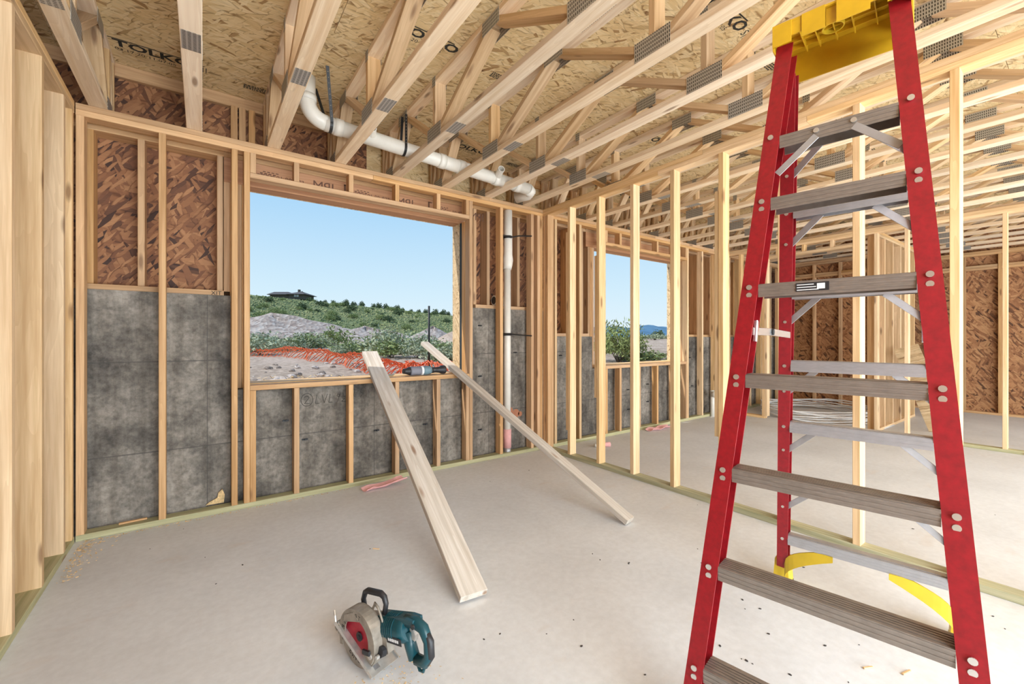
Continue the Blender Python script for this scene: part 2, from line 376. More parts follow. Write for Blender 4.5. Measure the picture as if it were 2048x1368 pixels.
# ------------------------------------------------------------------ floor trusses
TX = [-.044 + .4877 * k for k in range(-2, 22)]
ORD = 'first second third fourth fifth sixth seventh eighth ninth tenth eleventh twelfth thirteenth fourteenth fifteenth sixteenth seventeenth eighteenth nineteenth twentieth twenty-first twenty-second twenty-third twenty-fourth'.split()
def make_truss():
    r = empty('floor_truss', (0, 0, T))
    D = ZD - T; H = WD / 2; Y0, Y1 = -3.3, 3.985
    bx('bottom_chord', -H, H, Y0, Y1, T, T + TH, 'truss', r)
    bx('top_chord', -H, H, Y0, Y1, ZD - TH, ZD - .001, 'truss', r)
    zb, zt = T + TH, ZD - TH
    yb = [2.87, 1.35, -.17, -1.69]; yt = [3.47, 2.11, .59, -.93, -2.45]
    S = (1, 0, 0)
    def gus(x, y, z, ln_, ht):
        me = prism_mesh(ln_, ht, .0016, 0, 'gusset')
        R = Matrix(((0, 0, 1, 0), (1, 0, 0, 0), (0, 1, 0, 0), (0, 0, 0, 1)))
        link(bpy.data.objects.new('gusset_plate', me), r, Matrix.Translation((x, y, z)) @ R)
    for i, y in enumerate(yb):
        bx('web', -H, H, y - TH / 2, y + TH / 2, zb, zt, 'web', r)
        beam('web', (0, y + .055, zb + .012), (0, yt[i] - .03, zt - .012), WD - .002, TH, 'web', r, S)
        beam('web', (0, y - .055, zb + .012), (0, yt[i + 1] + .03, zt - .012), WD - .002, TH, 'web', r, S)
        for sx in (-1, 1):
            gus(sx * (H + .0008), y, T + .052, .215, .10)
            gus(sx * (H + .0008), yt[i], ZD - .052, .18, .085)
            gus(sx * (H + .0008), y, ZD - .03, .05, .075)
    for yy, z in ((2.62, 0),):
        me = prism_mesh(.16, .078, .0016, 0, 'gusset')
        link(bpy.data.objects.new('splice_plate', me), r, Matrix.Translation((0, yy, T - .0006)) @ Matrix.Rotation(math.pi / 2, 4, 'Z'))
    beam('web', (0, 3.50, zt - .012), (0, 3.74, zb + .012), WD - .002, TH, 'web', r, S)
    bx('web', -H, H, 3.775, 3.813, zb, zt, 'web', r)
    bx('web', -H, H, 3.947, 3.985, zb, zt, 'web', r)
    beam('web', (0, 3.835, zt - .012), (0, 3.93, zb + .012), WD - .002, .03, 'web', r, S)
    for sx in (-1, 1): gus(sx * (H + .0008), 3.79, T + .045, .16, .085)
    return r
tr0 = make_truss()
for i, x in enumerate(TX):
    o = tr0 if i == 0 else copy_tree(tr0)
    o.location = (x, 0, T)
    tag(o, 'open-web wooden floor truss with toothed plates, %s counting from the left wall' % ORD[i], 'floor truss', 'floor trusses carrying the deck')

# ------------------------------------------------------------------ back (window) wall
wb = empty('wall_back', (4.5, YA, 0), 'framed and concrete outer wall with two open window holes', 'wall', kind='structure')
def stud(x, y0=YA, y1=YA + WD, z0=TH, z1=PB, mat='stud_shaded', parent=wb, name='stud'): return bx(name, x, x + TH, y0, y1, z0, z1, mat, parent)
segs = [(XL + .003, XP - .001), (XP + WD + .001, XM - .001), (XM + WD + .001, XB - .001)]
for a, b2 in segs:
    bx('bottom_plate', a, b2, YA, YA + WD, 0, TH, 'treated', wb)
for a, b2 in ((XL + .003, 1.2), (1.202, 3.4), (3.402, 6.6), (6.602, XB)):
    bx('top_plate', a, b2, YA, YA + WD, PB, PB + TH - .0005, 'stud_shaded', wb)
for a, b2 in ((XL + .003, 2.4), (2.402, 5.2), (5.202, XB)):
    bx('top_plate', a, b2, YA, YA + WD, PB + TH, T - .0005, 'stud_shaded', wb)
# room one, inner frame
for x in (-.632, -.237, .172, .249, 2.165, 2.537, 2.952, 3.043, 3.082): stud(x)
def window(xa, xb, crip, lbl):
    bx('window_sill', xa, xb, YA, YA + WD, .867, .905, 'stud_shaded', wb)
    bx('header_plate', xa, xb, YA, YA + WD, 2.45, 2.488, 'stud_shaded', wb)
    for x in [xa] + crip + [xb - TH]:
        stud(x, z1=.866, name='cripple_stud'); stud(x, z0=2.489, name='cripple_stud')
    bx('header_beam', xa - .155, xb + .155, YU, YO, 2.447, PB - .001, 'lvl', wb)
    for zz in (PB, PB + TH): bx('top_plate', xa - .157, xb + .157, YU, YO, zz, zz + TH - .0005, 'stud_shaded', wb)
    bx('head_lining', xa - .04, xb + .04, YO + .001, YO + .016, 2.447, 2.58, 'osb_scrap', wb, .001)
    bx('outer_sill', xa, xb, YC + .01, YO + .01, .872, .910, 'stud', wb)
    for x in (xa - .116, xa - .077, xa - TH): bx('jack_stud', x, x + TH - .001, YU, YO, .872, 2.446, 'stud_shaded', wb)
    bx('jamb_lining', xb + .001, xb + .03, YU, YO + .012, .872, 2.446, 'osb_scrap', wb, .001)
    bx('jamb_gasket', xb + .001, xb + .03, 3.868, 3.908, .872, 2.446, 'foam', wb, .001)
    bx('jack_stud', xb + .001, xb + TH, YA + WD + .002, 3.866, .872, 2.446, 'stud_shaded', wb)
    bx('jack_stud', xb + .032, xb + .032 + TH, YU, YO, .872, 2.446, 'stud_shaded', wb)
    bx('jack_stud', xb + .071, xb + .071 + TH, YU, YO, .872, 2.446, 'stud_shaded', wb)
window(.288, 2.163, [.582, .997, 1.399, 1.807], 'large')
def concrete(x0, x1, z1): 
    o = bx('concrete_panel', x0, x1, YC, YO, -.1, z1, 'conc', wb, .002); return o
concrete(-1.15, .172, 1.575); concrete(.173, 2.27, .868); concrete(2.271, 3.43, 1.575)
def upper(x0, x1, zb, studs_):
    bx('ledger', x0, x1, YC + .02, YO, zb, zb + TH, 'stud_shaded', wb)
    bx('top_plate', x0, x1, YU, YO, PB, PB + TH - .0005, 'stud_shaded', wb); bx('top_plate', x0, x1, YU, YO, PB + TH, T - .0005, 'stud_shaded', wb)
    for x in studs_: bx('stud', x, x + TH, YU, YO, zb + TH, PB - .0005, 'stud_shaded', wb)
    bx('osb_sheathing', x0, x1, YO + .001, YO + .013, zb, T, 'osb_wall', wb, .001)
upper(-1.15, .131, 1.575, (-.62, -.362, .09)); upper(2.32, 3.43, 1.575, (2.33, 2.50, 2.91, 3.20))
bx('osb_sheathing', .12, .25, YO + .014, YO + .026, .86, T - .1, 'osb_wall', wb, .001); bx('osb_sheathing', 2.2, 2.34, YO + .014, YO + .026, .86, T - .1, 'osb_wall', wb, .001)
bx('stud', .132, .171, YU, YO, 1.613, 2.446, 'stud_shaded', wb)
bx('osb_sheathing', 4.0, 4.13, YO + .014, YO + .026, .86, T - .1, 'osb_wall', wb, .001); bx('osb_sheathing', 6.04, 6.18, YO + .014, YO + .026, .86, T - .1, 'osb_wall', wb, .001)
bx('osb_sheathing', .131, 2.32, YO + .017, YO + .029, T - .10, T, 'osb_wall', wb, .001)
for x in (.18, .235, .30): bx('rim_block', x, x + .045, 3.988, YO - .04, T + .001, ZD - .09, 'stud_shaded', wb)
for k in range(5):
    a = -1.15 + 2.4 * k; bx('rim_board', a, min(a + 2.398, 10.74), YO - .001, YO + .014, T + .001, ZD - .001, 'osb_wall' if k == 0 else 'osb_deck', wb, .001)
    bx('ribbon', a, min(a + 2.398, 10.74), YO - .04, YO - .002, ZD - .09, ZD - .001, 'stud_shaded', wb)
# room two, inner frame
window(4.17, 6.0, [4.44, 4.84, 5.24, 5.65], 'second')
for x in (3.30, 3.70, 4.131, 6.001, 6.41, 6.82, 7.10): stud(x, mat='stud')
concrete(3.431, 4.05, 1.28); concrete(4.051, 6.11, .868); concrete(6.111, 10.7, 1.28)
upper(3.431, 4.01, 1.28, (3.45, 3.70, 3.86, 3.93)); upper(6.17, 10.7, 1.28, (6.18, 6.6, 7.0, 7.4, 7.8, 8.2, 8.6, 9.0))
for x in (7.26, 7.6, 8.0, 8.4, 8.8, 9.2): stud(x, mat='stud')
# black form-tie ends left in the concrete
TI = [(.54, .70, .60), (2.36, 1.39), (2.36, .86), (2.36, .30), (2.82, 1.10), (1.27, .43), (.68, .43), (1.74, .43), (3.5, 1.05), (3.86 - .02, 1.0), (3.82, .74), (3.8, .24), (6.25, .95), (6.32, .5), (4.75, .55), (4.76, .28), (5.18, .6), (5.18, .35)]
for tix in TI:
    x, z = tix[0], tix[-1]
    MB().box(x - .022, x + .022, YC - .012, YC + .003, z - .006, z + .006).box(x - .006, x + .006, YC - .028, YC, z - .005, z + .005).build('form_tie', 'rust', wb)
# pencilled and inked marks
def strokes(name, lines, ox, oz, y, sc, wd, mat):
    q = MB()
    for ln_ in lines:
        for (a, b2), (c, d) in zip(ln_[:-1], ln_[1:]):
            v = Vector((c - a, 0, d - b2)); n_ = Vector((-v.z, 0, v.x)).normalized() * wd
            A = Vector((ox + a * sc, y, oz + b2 * sc)); B = Vector((ox + c * sc, y, oz + d * sc))
            q.add([A - n_, B - n_, B + n_, A + n_], [(0, 1, 2, 3)])
    q.build(name, mat, wb)
circ = [(.5 + .62 * math.cos(a * .3), .5 + .72 * math.sin(a * .3)) for a in range(22)]
strokes('marker_note', [circ, [(.2, .75), (.5, .95), (.75, .75), (.25, .1), (.8, .05)],
    [(1.55, 1), (1.4, 0), (1.85, 0)], [(2.1, 1), (2.35, 0), (2.7, 1)], [(3.0, 1), (2.85, 0), (3.25, 0)],
    [(4.1, .75), (3.85, .95), (3.75, .7), (4.05, .6), (4.1, .95), (3.85, 0)], [(4.45, 1.05), (4.45, .65)], [(4.25, .55), (4.7, .6)], [(4.3, .4), (4.65, .35), (4.3, 0), (4.8, -.1)],
    [(5.15, .6), (5.15, 0)], [(5.15, .5), (5.4, .6), (5.45, 0)]], .66, .715, YC - .0012, .072, .0022, 'ink')
strokes('marker_note', [[(.0, 1), (.3, .9), (.1, .2), (.35, .1)], [(1.1, 1), (.9, .6), (1.2, .4), (.9, 0)]], 1.06, .74, YC - .0012, .075, .0022, 'ink')
text('marker_note', 'XIT', .042, (.052, YC + .0192, 1.578), (1, 0, 0), (0, 0, 1), 'ink', wb)
yy = YU - .0012
for X0 in (.33, 1.06, 1.86):
    text('beam_print', 'IPM', .115, (X0 + .60, yy, 2.515), (1, 0, 0), (0, 0, 1), 'ink_soft', wb, mirror=True)
    text('beam_print', 'FER 08 107 203', .05, (X0 + .36, yy, 2.535), (1, 0, 0), (0, 0, 1), 'ink_soft', wb, mirror=True)
    q = MB()
    for i in range(6):
        for k in range(4): q.box(X0 + .02 + .02 * (i % 3) + .03 * k, X0 + .04 + .02 * (i % 3) + .03 * k, yy - .0003, yy, 2.51 + i * .014, 2.517 + i * .014)
    q.box(X0 - .05, X0 - .035, yy - .0003, yy, 2.50, 2.61).box(X0 - .05, X0 - .01, yy - .0003, yy, 2.60, 2.61)
    q.build('beam_print', 'ink_soft', wb)
MB().ring((2.83, YC - .001, .42), (0, -1, 0), .0, .05, .0006, 9).ring((2.76, YC - .001, .46), (0, -1, 0), .0, .035, .0006, 7).ring((2.89, YC - .001, .41), (0, -1, 0), .0, .03, .0006, 7).build('paint_mark', 'orange_paint', wb)

# ------------------------------------------------------------------ left wall
wl = empty('wall_left', (XL, 1.2, 0), 'row of pale vertical studs on the left side', 'wall', kind='structure')
DL = .140
bx('bottom_plate', XL - DL, XL, -3.2, YA - .012, 0, TH, 'treated', wl)
bx('top_plate', XL - DL, XL, -3.2, YA - .012, PB, PB + TH - .0005, 'stud', wl); bx('top_plate', XL - DL, XL, -3.2, YA - .012, PB + TH, T - .0005, 'stud', wl)
for y in [YA - .052] + [3.465 - .4064 * k for k in range(0, 16)]: bx('stud', XL - DL, XL, y - .02, y + .02, TH, PB, 'stud', wl)
for k in range(6): bx('osb_sheathing', XL - DL - .20, XL - DL - .188, -3.4 + 1.22 * k, -3.4 + 1.22 * k + 1.217, 0, T + .45, 'osb_wall', wl, .001)  # boards behind the studs, out of view, added to block light
bx('osb_sheathing', XL - DL - .20, XL - DL - .188, 3.925, YO, 0, T + .45, 'osb_wall', wl, .001)

# ------------------------------------------------------------------ near partition (right)
wr = empty('wall_right', (XP, 1.0, 0), 'open stud partition with a green treated bottom plate', 'wall', kind='structure')
bx('bottom_plate', XP, XP + WD, -2.6, YA + .07, 0, TH, 'treated', wr)
for a, b2, z in ((-2.6, 1.1, PB), (1.102, 2.2, PB), (2.202, YA - .002, PB), (-2.6, 1.8, PB + TH), (1.802, YA - .002, PB + TH)):
    bx('top_plate', XP, XP + WD, a, b2, z, z + TH - .0005, 'stud', wr)
for y in [3.303 - .4064 * k for k in range(0, 14)]: bx('stud', XP, XP + WD, y - TH, y, TH, PB - .0005, 'stud', wr)
for y in (3.666, 3.62): bx('stud', XP, XP + WD, y, y + TH, TH, PB - .0005, 'stud_shaded', wr)
for y, z0, z1 in ((3.304, .285, 2.38), (2.898, .674, 2.067), (1.679, .52, 2.36)):
    bx('scab_board', XP + .004, XP + WD - .006, y, y + .030, z0, z1, 'stud', wr)

# ------------------------------------------------------------------ middle partition with doorway
wm = empty('wall_middle', (XM, 1.0, 0), 'far stud partition with a doorway into the closet room', 'wall', kind='structure')
for a, b2 in ((-2.6, 1.55), (3.10, YA - .002)): bx('bottom_plate', XM, XM + WD, a, b2, 0, TH, 'treated' if a < 0 else 'stud', wm)
bx('bottom_plate', XM, XM + WD, 1.551, 1.94, 0, TH, 'treated', wm)
for z in (PB, PB + TH): bx('top_plate', XM, XM + WD, -2.6, YA - .002, z, z + TH - .0005, 'stud', wm)
for y in [1.45 - .4064 * k for k in range(0, 9)] + [1.75, 1.90, 1.942, 3.10, 3.14, 3.50]: bx('stud', XM, XM + WD, y - TH, y, TH, PB - .0005, 'stud', wm)
bx('header_plate', XM, XM + WD, 1.943, 3.061, 2.50, 2.538, 'stud', wm)
for y in (2.2, 2.55, 2.9): bx('cripple_stud', XM, XM + WD, y, y + TH, 2.5385, PB - .0005, 'stud', wm)
wc = empty('wall_closet', (8.2, 1.75, 0), 'stud wall running back from the doorway', 'wall', kind='structure')
bx('bottom_plate', XM + WD + .001, XB, 1.755, 1.755 + WD, 0, TH, 'stud', wc)
for z in (PB, PB + TH): bx('top_plate', XM + WD + .001, XB, 1.755, 1.755 + WD, z, z + TH - .0005, 'stud', wc)
for k in range(6):
    x = XM + WD + .01 + .40 * k; bx('stud', x, x + TH, 1.755, 1.755 + WD, TH, PB - .0005, 'stud', wc)
for nm, X, y0, y1, lb in (('wall_closet_back', XB, 1.85, YC - .003, 'strand board closet back wall behind the doorway'), ('wall_far', XF, -3.2, YC - .003, 'far strand board wall with studs and a row of blocking')):
    wf = empty(nm, (X, (y0 + y1) / 2, 0), lb, 'wall', kind='structure')
    bx('bottom_plate', X, X + WD, y0, y1, 0, TH, 'stud_shaded', wf)
    for z in (PB, PB + TH): bx('top_plate', X, X + WD, y0, y1, z, z + TH - .0005, 'stud_shaded', wf)
    y = y0 + .08; k = 0
    while y < y1 - .05:
        bx('stud', X, X + WD, y, y + TH, TH, PB - .0005, 'stud_shaded', wf)
        ye = min(y + .4064, y1)
        if ye - y > .1:
            bx('blocking', X + .01, X + WD, y + TH + .001, ye - .001, 2.44, 2.478, 'stud_shaded', wf); bx('blocking', X + .01, X + WD, y + TH + .001, ye - .001, 2.40, 2.438, 'stud_shaded', wf)
        y += .4064
    y = y0
    while y < y1 - .01:
        bx('osb_sheathing', X + WD + .001, X + WD + .013, y, min(y + 1.217, y1), 0, T + .45, 'osb_far', wf, .001); y += 1.22

# ------------------------------------------------------------------ stepladder
Lu = Vector((.175, -.985, 0)).normalized(); Lv = Vector((.985, .175, 0)).normalized(); L0 = Vector((1.237, .428, 0)); UP = Vector((0, 0, 1))
lad = empty('stepladder', (1.85, .55, 0), 'tall red fiberglass stepladder with aluminium steps and yellow top cap', 'ladder')
def lp(u, v, z): return L0 + Lu * u + Lv * v + UP * z
fv = lambda z: .206 * z
fw = lambda z: .3226 - .0749 * z
rv = lambda z: 1.236 - .314 * z
rw = lambda z: .318 - .074 * z
def channel(name, a, b2, uin, fl_, dp, front):        # C channel rail, flange facing "front", web on the outer side
    a, b2 = Vector(a), Vector(b2); d = (b2 - a).normalized(); uo = -Vector(uin); th = .0045
    vf = Vector(front); vf = (vf - d * vf.dot(d)).normalized(); uo = (uo - d * uo.dot(d)).normalized()
    sec = [(fl_ / 2, 0), (-fl_ / 2, 0), (-fl_ / 2, -th), (fl_ / 2 - th, -th), (fl_ / 2 - th, -dp + th), (-fl_ / 2, -dp + th), (-fl_ / 2, -dp), (fl_ / 2, -dp)]
    n = len(sec); vs_ = [p + uo * x + vf * y for p in (a, b2) for x, y in sec]
    fs = [(i, (i + 1) % n, n + (i + 1) % n, n + i) for i in range(n)] + [(0, 1, 2, 3), (0, 3, 4, 7), (4, 5, 6, 7), (n + 3, n + 2, n + 1, n), (n + 7, n + 4, n + 3, n), (n + 7, n + 6, n + 5, n + 4)]
    return MB().add(vs_, fs).build(name, 'red', lad)
ZT = 2.30
for s in (-1, 1):
    rl = channel('front_rail', lp(s * fw(.02), fv(.02), .02), lp(s * fw(ZT), fv(ZT), ZT), -Lu * s, .050, .075, -Lv)
    rr_ = channel('rear_rail', lp(s * rw(.10), rv(.10), .10), lp(s * rw(2.22), rv(2.22), 2.22), -Lu * s, .046, .055, -Lv)
    MB().add([lp(s * fw(0) + du, fv(0) + dv, z) for z in (0, .08) for du, dv in ((-.032, -.008), (.032, -.008), (.032, .09), (-.032, .09))],
             [(0, 3, 2, 1), (4, 5, 6, 7)] + [(i, (i + 1) % 4, 4 + (i + 1) % 4, 4 + i) for i in range(4)]).build('front_foot', 'rubber', lad)
    q = MB(); e0, e1 = .036, .027
    q.add([lp(s * rw(0.02) + du * e, rv(.02) + dv, z) for z, e, in ((.016, e0), (.135, e1)) for du, dv in ((-1, -.018), (1, -.018), (1, .075), (-1, .075))],
          [(0, 3, 2, 1), (4, 5, 6, 7)] + [(i, (i + 1) % 4, 4 + (i + 1) % 4, 4 + i) for i in range(4)])
    ft = q.build('rear_foot', 'yellow', lad)
    MB().add([lp(s * rw(0.02) + du * .037, rv(.02) + dv, z) for z in (0, .0158) for du, dv in ((-1, -.018), (1, -.018), (1, .076), (-1, .076))],
          [(0, 3, 2, 1), (4, 5, 6, 7)] + [(i, (i + 1) % 4, 4 + (i + 1) % 4, 4 + i) for i in range(4)]).build('foot_pad', 'rubber', ft)
    # curved yellow corner brace between rear rail and lowest rear tread
    pts = []
    for k in range(9):
        a = k / 8; z = .10 + .15 * a ** .8; uu = rw(.12) - .012 - .20 * a ** 1.6
        pts.append((uu, z))
    q = MB(); vs_ = []
    for (uu, z), wd_ in zip(pts, [.05, .052, .052, .050, .046, .042, .038, .032, .026]):
        for dv in (-.004, .004): vs_ += [lp(s * uu, rv(z) - .012 + dv, z - wd_ * .6 - .012), lp(s * uu, rv(z) - .012 + dv, min(z + wd_ * .6, .247))]
    fs = []
    for k in range(8):
        i, j = 4 * k, 4 * k + 4
        fs += [(i, i + 1, j + 1, j), (i + 2, j + 2, j + 3, i + 3), (i, j, j + 2, i + 2), (i + 1, i + 3, j + 3, j + 1)]
    q.add(vs_, fs).build('corner_brace', 'yellow', lad)
def tread(name, z, w_, v0, dp, hgt, mat, parent=lad, tilt=0):
    q = MB(); mw = Matrix((Lu, Lv, UP)).transposed().to_4x4(); mw.translation = lp(0, v0, z)
    q.box(-w_, w_, 0, .004, -hgt / 2, hgt / 2, mw).box(-w_, w_, .0041, dp, hgt / 2 - .004, hgt / 2, mw).box(-w_, w_, dp - .004, dp, -hgt / 2, hgt / 2 - .0041, mw)
    o = q.build(name, mat, parent)
    g = MB()
    for k in range(5): g.box(-w_, w_, .012 + k * (dp - .02) / 5, .019 + k * (dp - .02) / 5, hgt / 2 + .0002, hgt / 2 + .0025, mw)
    for k in range(3): g.box(-w_, w_, -.0012, -.0002, -hgt * .32 + k * hgt * .3, -hgt * .32 + k * hgt * .3 + hgt * .14, mw)
    g.build('tread_ribs', mat, o); return o
FS = [.225, .522, .819, 1.116, 1.413, 1.71, 1.93]
for i, z in enumerate(FS):
    ti = tread('front_step', z, fw(z) - .026, fv(z) + .004, .078, .042, 'alu')
    for s in (-1, 1):
        for dz in ((-.013, .013) if i < 6 else (-.03, .022)):
            MB().ring(lp(s * fw(z), fv(z) + .0, z + dz), -Lv, 0, .0085, .004, 12).build('rivet', 'rivet', lad)
    if i == 4:
        mw = Matrix((Lu, Lv, UP)).transposed().to_4x4(); mw.translation = lp(-.03, fv(z) + .0025, z + .002)
        st_ = MB().box(-.055, .03, -.0012, 0, -.013, .013, mw).build('warning_sticker', 'black', ti)
        g = MB()
        for k in range(3): g.box(-.052, -.008 + .006 * k, -.0016, -.0013, .006 - .008 * k, .0085 - .008 * k, mw)
        g.box(.0, .02, -.0016, -.0013, -.008, .009, mw).build('sticker_print', 'white', st_)
    if i == 6:
        for s in (-1, 1):
            a = lp(s * (fw(z) - .13), fv(z) + .004, z - .012); c_ = lp(s * (fw(z) - .02), fv(z - .10) + .02, z - .11)
            beam('step_brace', a, c_, .003, .022, 'alu_rear', lad, Lv)
            MB().ring(lp(s * (fw(z) - .13), fv(z) + .003, z + .004), -Lv, 0, .008, .005, 10).build('rivet', 'rivet', lad)
RS = [.268, .56, .854, 1.135, 1.44, 1.75, 2.0]
for i, z in enumerate(RS):
    tread('rear_step', z, rw(z) - .023, rv(z) - .002, .055, .046, 'alu_rear')
    for s in (-1, 1):
        MB().ring(lp(s * rw(z), rv(z) - .0002, z), -Lv, 0, .007, .004, 10).build('rivet', 'rivet', lad)
        if i:
            a = lp(s * (rw(z) - .11), rv(z) + .02, z - .018); zz = z - .115; c_ = lp(s * (rw(zz) - .014), rv(zz) + .012, zz)
            beam('step_brace', a, c_, .0035, .024, 'alu_rear', lad, Lv)
            MB().ring(lp(s * rw(zz), rv(zz) - .0002, zz), -Lv, 0, .006, .004, 10).build('rivet', 'rivet', lad)
for s in (-1, 1):
    z = 1.28; a = lp(s * (fw(z) - .015), fv(z) + .05, z); b2 = lp(s * (rw(z) - .02), rv(z) - .01, z - .01); md = a.lerp(b2, .45) + UP * .004
    sp = beam('spreader_bar', a, md, .004, .026, 'zinc', lad); beam('spreader_bar', md, b2, .004, .026, 'zinc', lad)
    beam('spreader_bracket', lp(s * (fw(z) - .02), fv(z + .035) + .065, z + .035), lp(s * (fw(z) - .02), fv(z - .035) + .065, z - .035), .012, .016, 'zinc', lad)
    MB().tube([md - Lu * .008, md + Lu * .008], .012, 12).build('spreader_pivot', 'rubber', sp)
# moulded top cap: open box with ribs
capf = fv(2.3) - .03; cw0 = .182; q = MB(); mw = Matrix((Lu, Lv, UP)).transposed().to_4x4(); mw.translation = lp(0, capf, 2.285)
CD = .215
def capbox(*a): q.box(*a, mw)
capbox(-cw0, cw0, 0, CD, .068, .075)
for x0, x1 in ((-cw0, -.125), (-.095, -.03), (.0, .085), (.125, cw0)): capbox(x0, x1, -.004, .0, 0, .0745)
capbox(-.125, -.095, .0, .004, .022, .0675); capbox(-.03, .0, .012, .016, .012, .0675); capbox(.085, .125, .0, .004, .022, .0675)
capbox(-cw0, cw0, CD - .004, CD, -.045, .0675)
for s in (-1, 1): capbox(*( (-cw0, -cw0 + .004) if s < 0 else (cw0 - .004, cw0)), .0005, CD - .0045, -.012, .0675)
cap = q.build('top_cap', 'cap_yellow', lad)
q = MB()
for x in (-.11, -.07, -.02, .03, .09, .13): q.box(x, x + .003, .02, CD - .03, .045, .0675, mw)
for y in (.05, .10, .15): q.box(-cw0 + .01, cw0 - .01, y, y + .003, .05, .0674, mw)
q.build('cap_ribs', 'cap_yellow', cap)
mb_ = MB(); cc = mw @ Vector((-.02, .09, .040)); mb_.ring(cc, UP, .028, .032, .027, 24); mb_.build('cap_hole_rim', 'yellow', cap)

# ------------------------------------------------------------------ leaning planks
p0, p1 = Vector((1.045, 1.75, .032)), Vector((1.25, 3.70, .936)); d_ = p1 - p0
tag(beam('plank', p0, p0 + d_ * 1.2, .14, .038, 'plank', None), 'wide weathered plank leaning from floor to window sill', 'plank')
p0, p1 = Vector((2.335, 1.865, .024)), Vector((2.02, 3.70, .932)); d_ = p1 - p0
tag(beam('plank', p0, p0 + d_ * 1.3, .089, .038, 'plank', None), 'narrow plank leaning on the sill beside the grey power tool', 'plank')

# ------------------------------------------------------------------ pipes
pv = empty('drain_pipe', (1.6, 3.40, 2.8), 'white plastic drain pipe hung through the floor trusses', 'pipe')
PL = Vector((.74, 3.40, 2.862)); PR = Vector((2.66, 3.40, 2.765))
MB().tube([PL, PR], .057, 20).build('main_run', 'pvc', pv, True)
arc = [Vector((.62, 3.40, ZD - .005)), Vector((.62, 3.40, 3.02))] + [Vector((.62 + .13 * (1 - math.cos(a)), 3.40, 3.0 - .135 * math.sin(a))) for a in [k * math.pi / 16 for k in range(1, 9)]]
MB().tube(arc, .0565, 20).build('elbow', 'pvc', pv, True)
MB().tube([(.62, 3.40, 2.985), (.62, 3.40, 3.03)], .064, 20).build('collar', 'pvc', pv, True)
for f_ in (.05, .50, .60, .80, .93):
    a = PL.lerp(PR, f_); MB().tube([a - Vector((.03, 0, -.0015)), a + Vector((.03, 0, -.0015))], .063, 20).build('collar', 'pvc', pv, True)
for f_, ln_, rr_ in ((.18, .12, .034), (.80, .16, .032)):
    a = PL.lerp(PR, f_); d2 = Vector((-.25, -1, .25)).normalized()
    q = MB().tube([a, a + d2 * ln_], rr_, 16, caps=False); q.tube([a + d2 * ln_, a + d2 * .02], rr_ * .82, 16, caps=False)
    q.ring(a + d2 * ln_, d2, rr_ * .82, rr_, .001, 16).build('branch_stub', 'pvc', pv)
q = MB().tube([PR, PR + Vector((.05, .02, -.01)), PR + Vector((.07, .08, -.02)), (2.668, 3.60, 2.735)], .058, 18).build('sanitary_bend', 'pvc', pv, True)
for X, tp in ((.777, (Vector((.71, 3.18, ZD - .003)), Vector((.70, 3.52, ZD - .003)))), (1.352, (Vector((1.356, 3.35, 3.10)), Vector((1.356, 3.43, 3.11))))):
    f_ = (X - PL.x) / (PR.x - PL.x); c = PL.lerp(PR, f_); q = MB()
    ht = empty('pipe_hanger', (X, 3.40, ZD), 'perforated black strap looped under the drain pipe ' + ('near its elbow' if X < 1 else 'at mid run'), 'pipe strap', 'drain pipe hangers')
    pts = [tp[0]] + [Vector((X, 3.40 - .0605 * math.cos(a), c.z - .0605 * math.sin(a))) for a in [k * math.pi / 12 for k in range(0, 13)]] + [tp[1]]
    vs_ = []
    for p in pts: vs_ += [p - Vector((.011, 0, 0)), p + Vector((.011, 0, 0))]
    q.add(vs_, [(2 * i, 2 * i + 1, 2 * i + 3, 2 * i + 2) for i in range(len(pts) - 1)]).build('strap', 'strap', ht)
    q = MB()
    for pa, pb in ((pts[0], pts[1]),):
        for k in range(1, 10):
            c2 = pa.lerp(pb, k / 10); q.box(c2.x - .002, c2.x + .002, c2.y - .0015, c2.y - .0005, c2.z - .003, c2.z + .003)
    q.build('strap_holes', 'zinc', ht)
vp = empty('vent_pipe', (2.665, 3.755, 0), 'white plastic standpipe rising between studs right of the big window', 'pipe')
MB().tube([(2.665, 3.76, .17), (2.665, 3.76, 2.02)], .038, 18).build('lower_run', 'pvc', vp, True)
MB().tube([(2.665, 3.76, 2.0), (2.672, 3.76, 2.05), (2.674, 3.76, 2.10), (2.674, 3.76, 2.16), (2.674, 3.76, 2.635)], [.044, .05, .056, .048, .046], 18).build('upper_run', 'pvc', vp, True)
MB().tube([(2.665, 3.76, .08), (2.665, 3.76, .28)], .043, 18).build('base_collar', 'pink', vp, True)
MB().tube([(2.665, 3.76, .0), (2.665, 3.76, .085)], .040, 18).build('floor_stub', 'alu_rear', vp, True)
for z, zz in ((2.345, 2.39), (1.30, 1.285)):
    q = MB(); q.tube([(2.575, 3.704, z), (2.62, 3.706, z), (2.70, 3.709, z), (2.78, 3.706, (z + zz) / 2), (2.955, 3.704, zz)], .008, 6)
    q.ring((2.668, 3.76, z - .014), (0, 0, 1), .047, .050, .028, 20)
    tag(q.build('pipe_clamp', 'strap'), 'black strap tying the standpipe to the studs, %s one' % ('upper' if z > 2 else 'lower'), 'pipe strap', 'standpipe straps')
sp = empty('wall_sleeve', (2.60, 3.86, 1.70), 'short white pipe sleeve on the ledger behind the standpipe', 'pipe')
MB().tube([(2.56, 3.865, 1.668), (2.74, 3.865, 1.668)], .054, 18).build('sleeve_body', 'pvc', sp, True)
MB().ring((2.559, 3.865, 1.668), (-1, 0, 0), 0, .043, .001, 18).build('sleeve_bore_shade', 'black', sp)  # flat black disc painting the shade inside the sleeve
co = empty('cleanout_pipe', (6.63, 3.66, 0), 'short white cleanout fitting low on the wall past the second window', 'pipe')
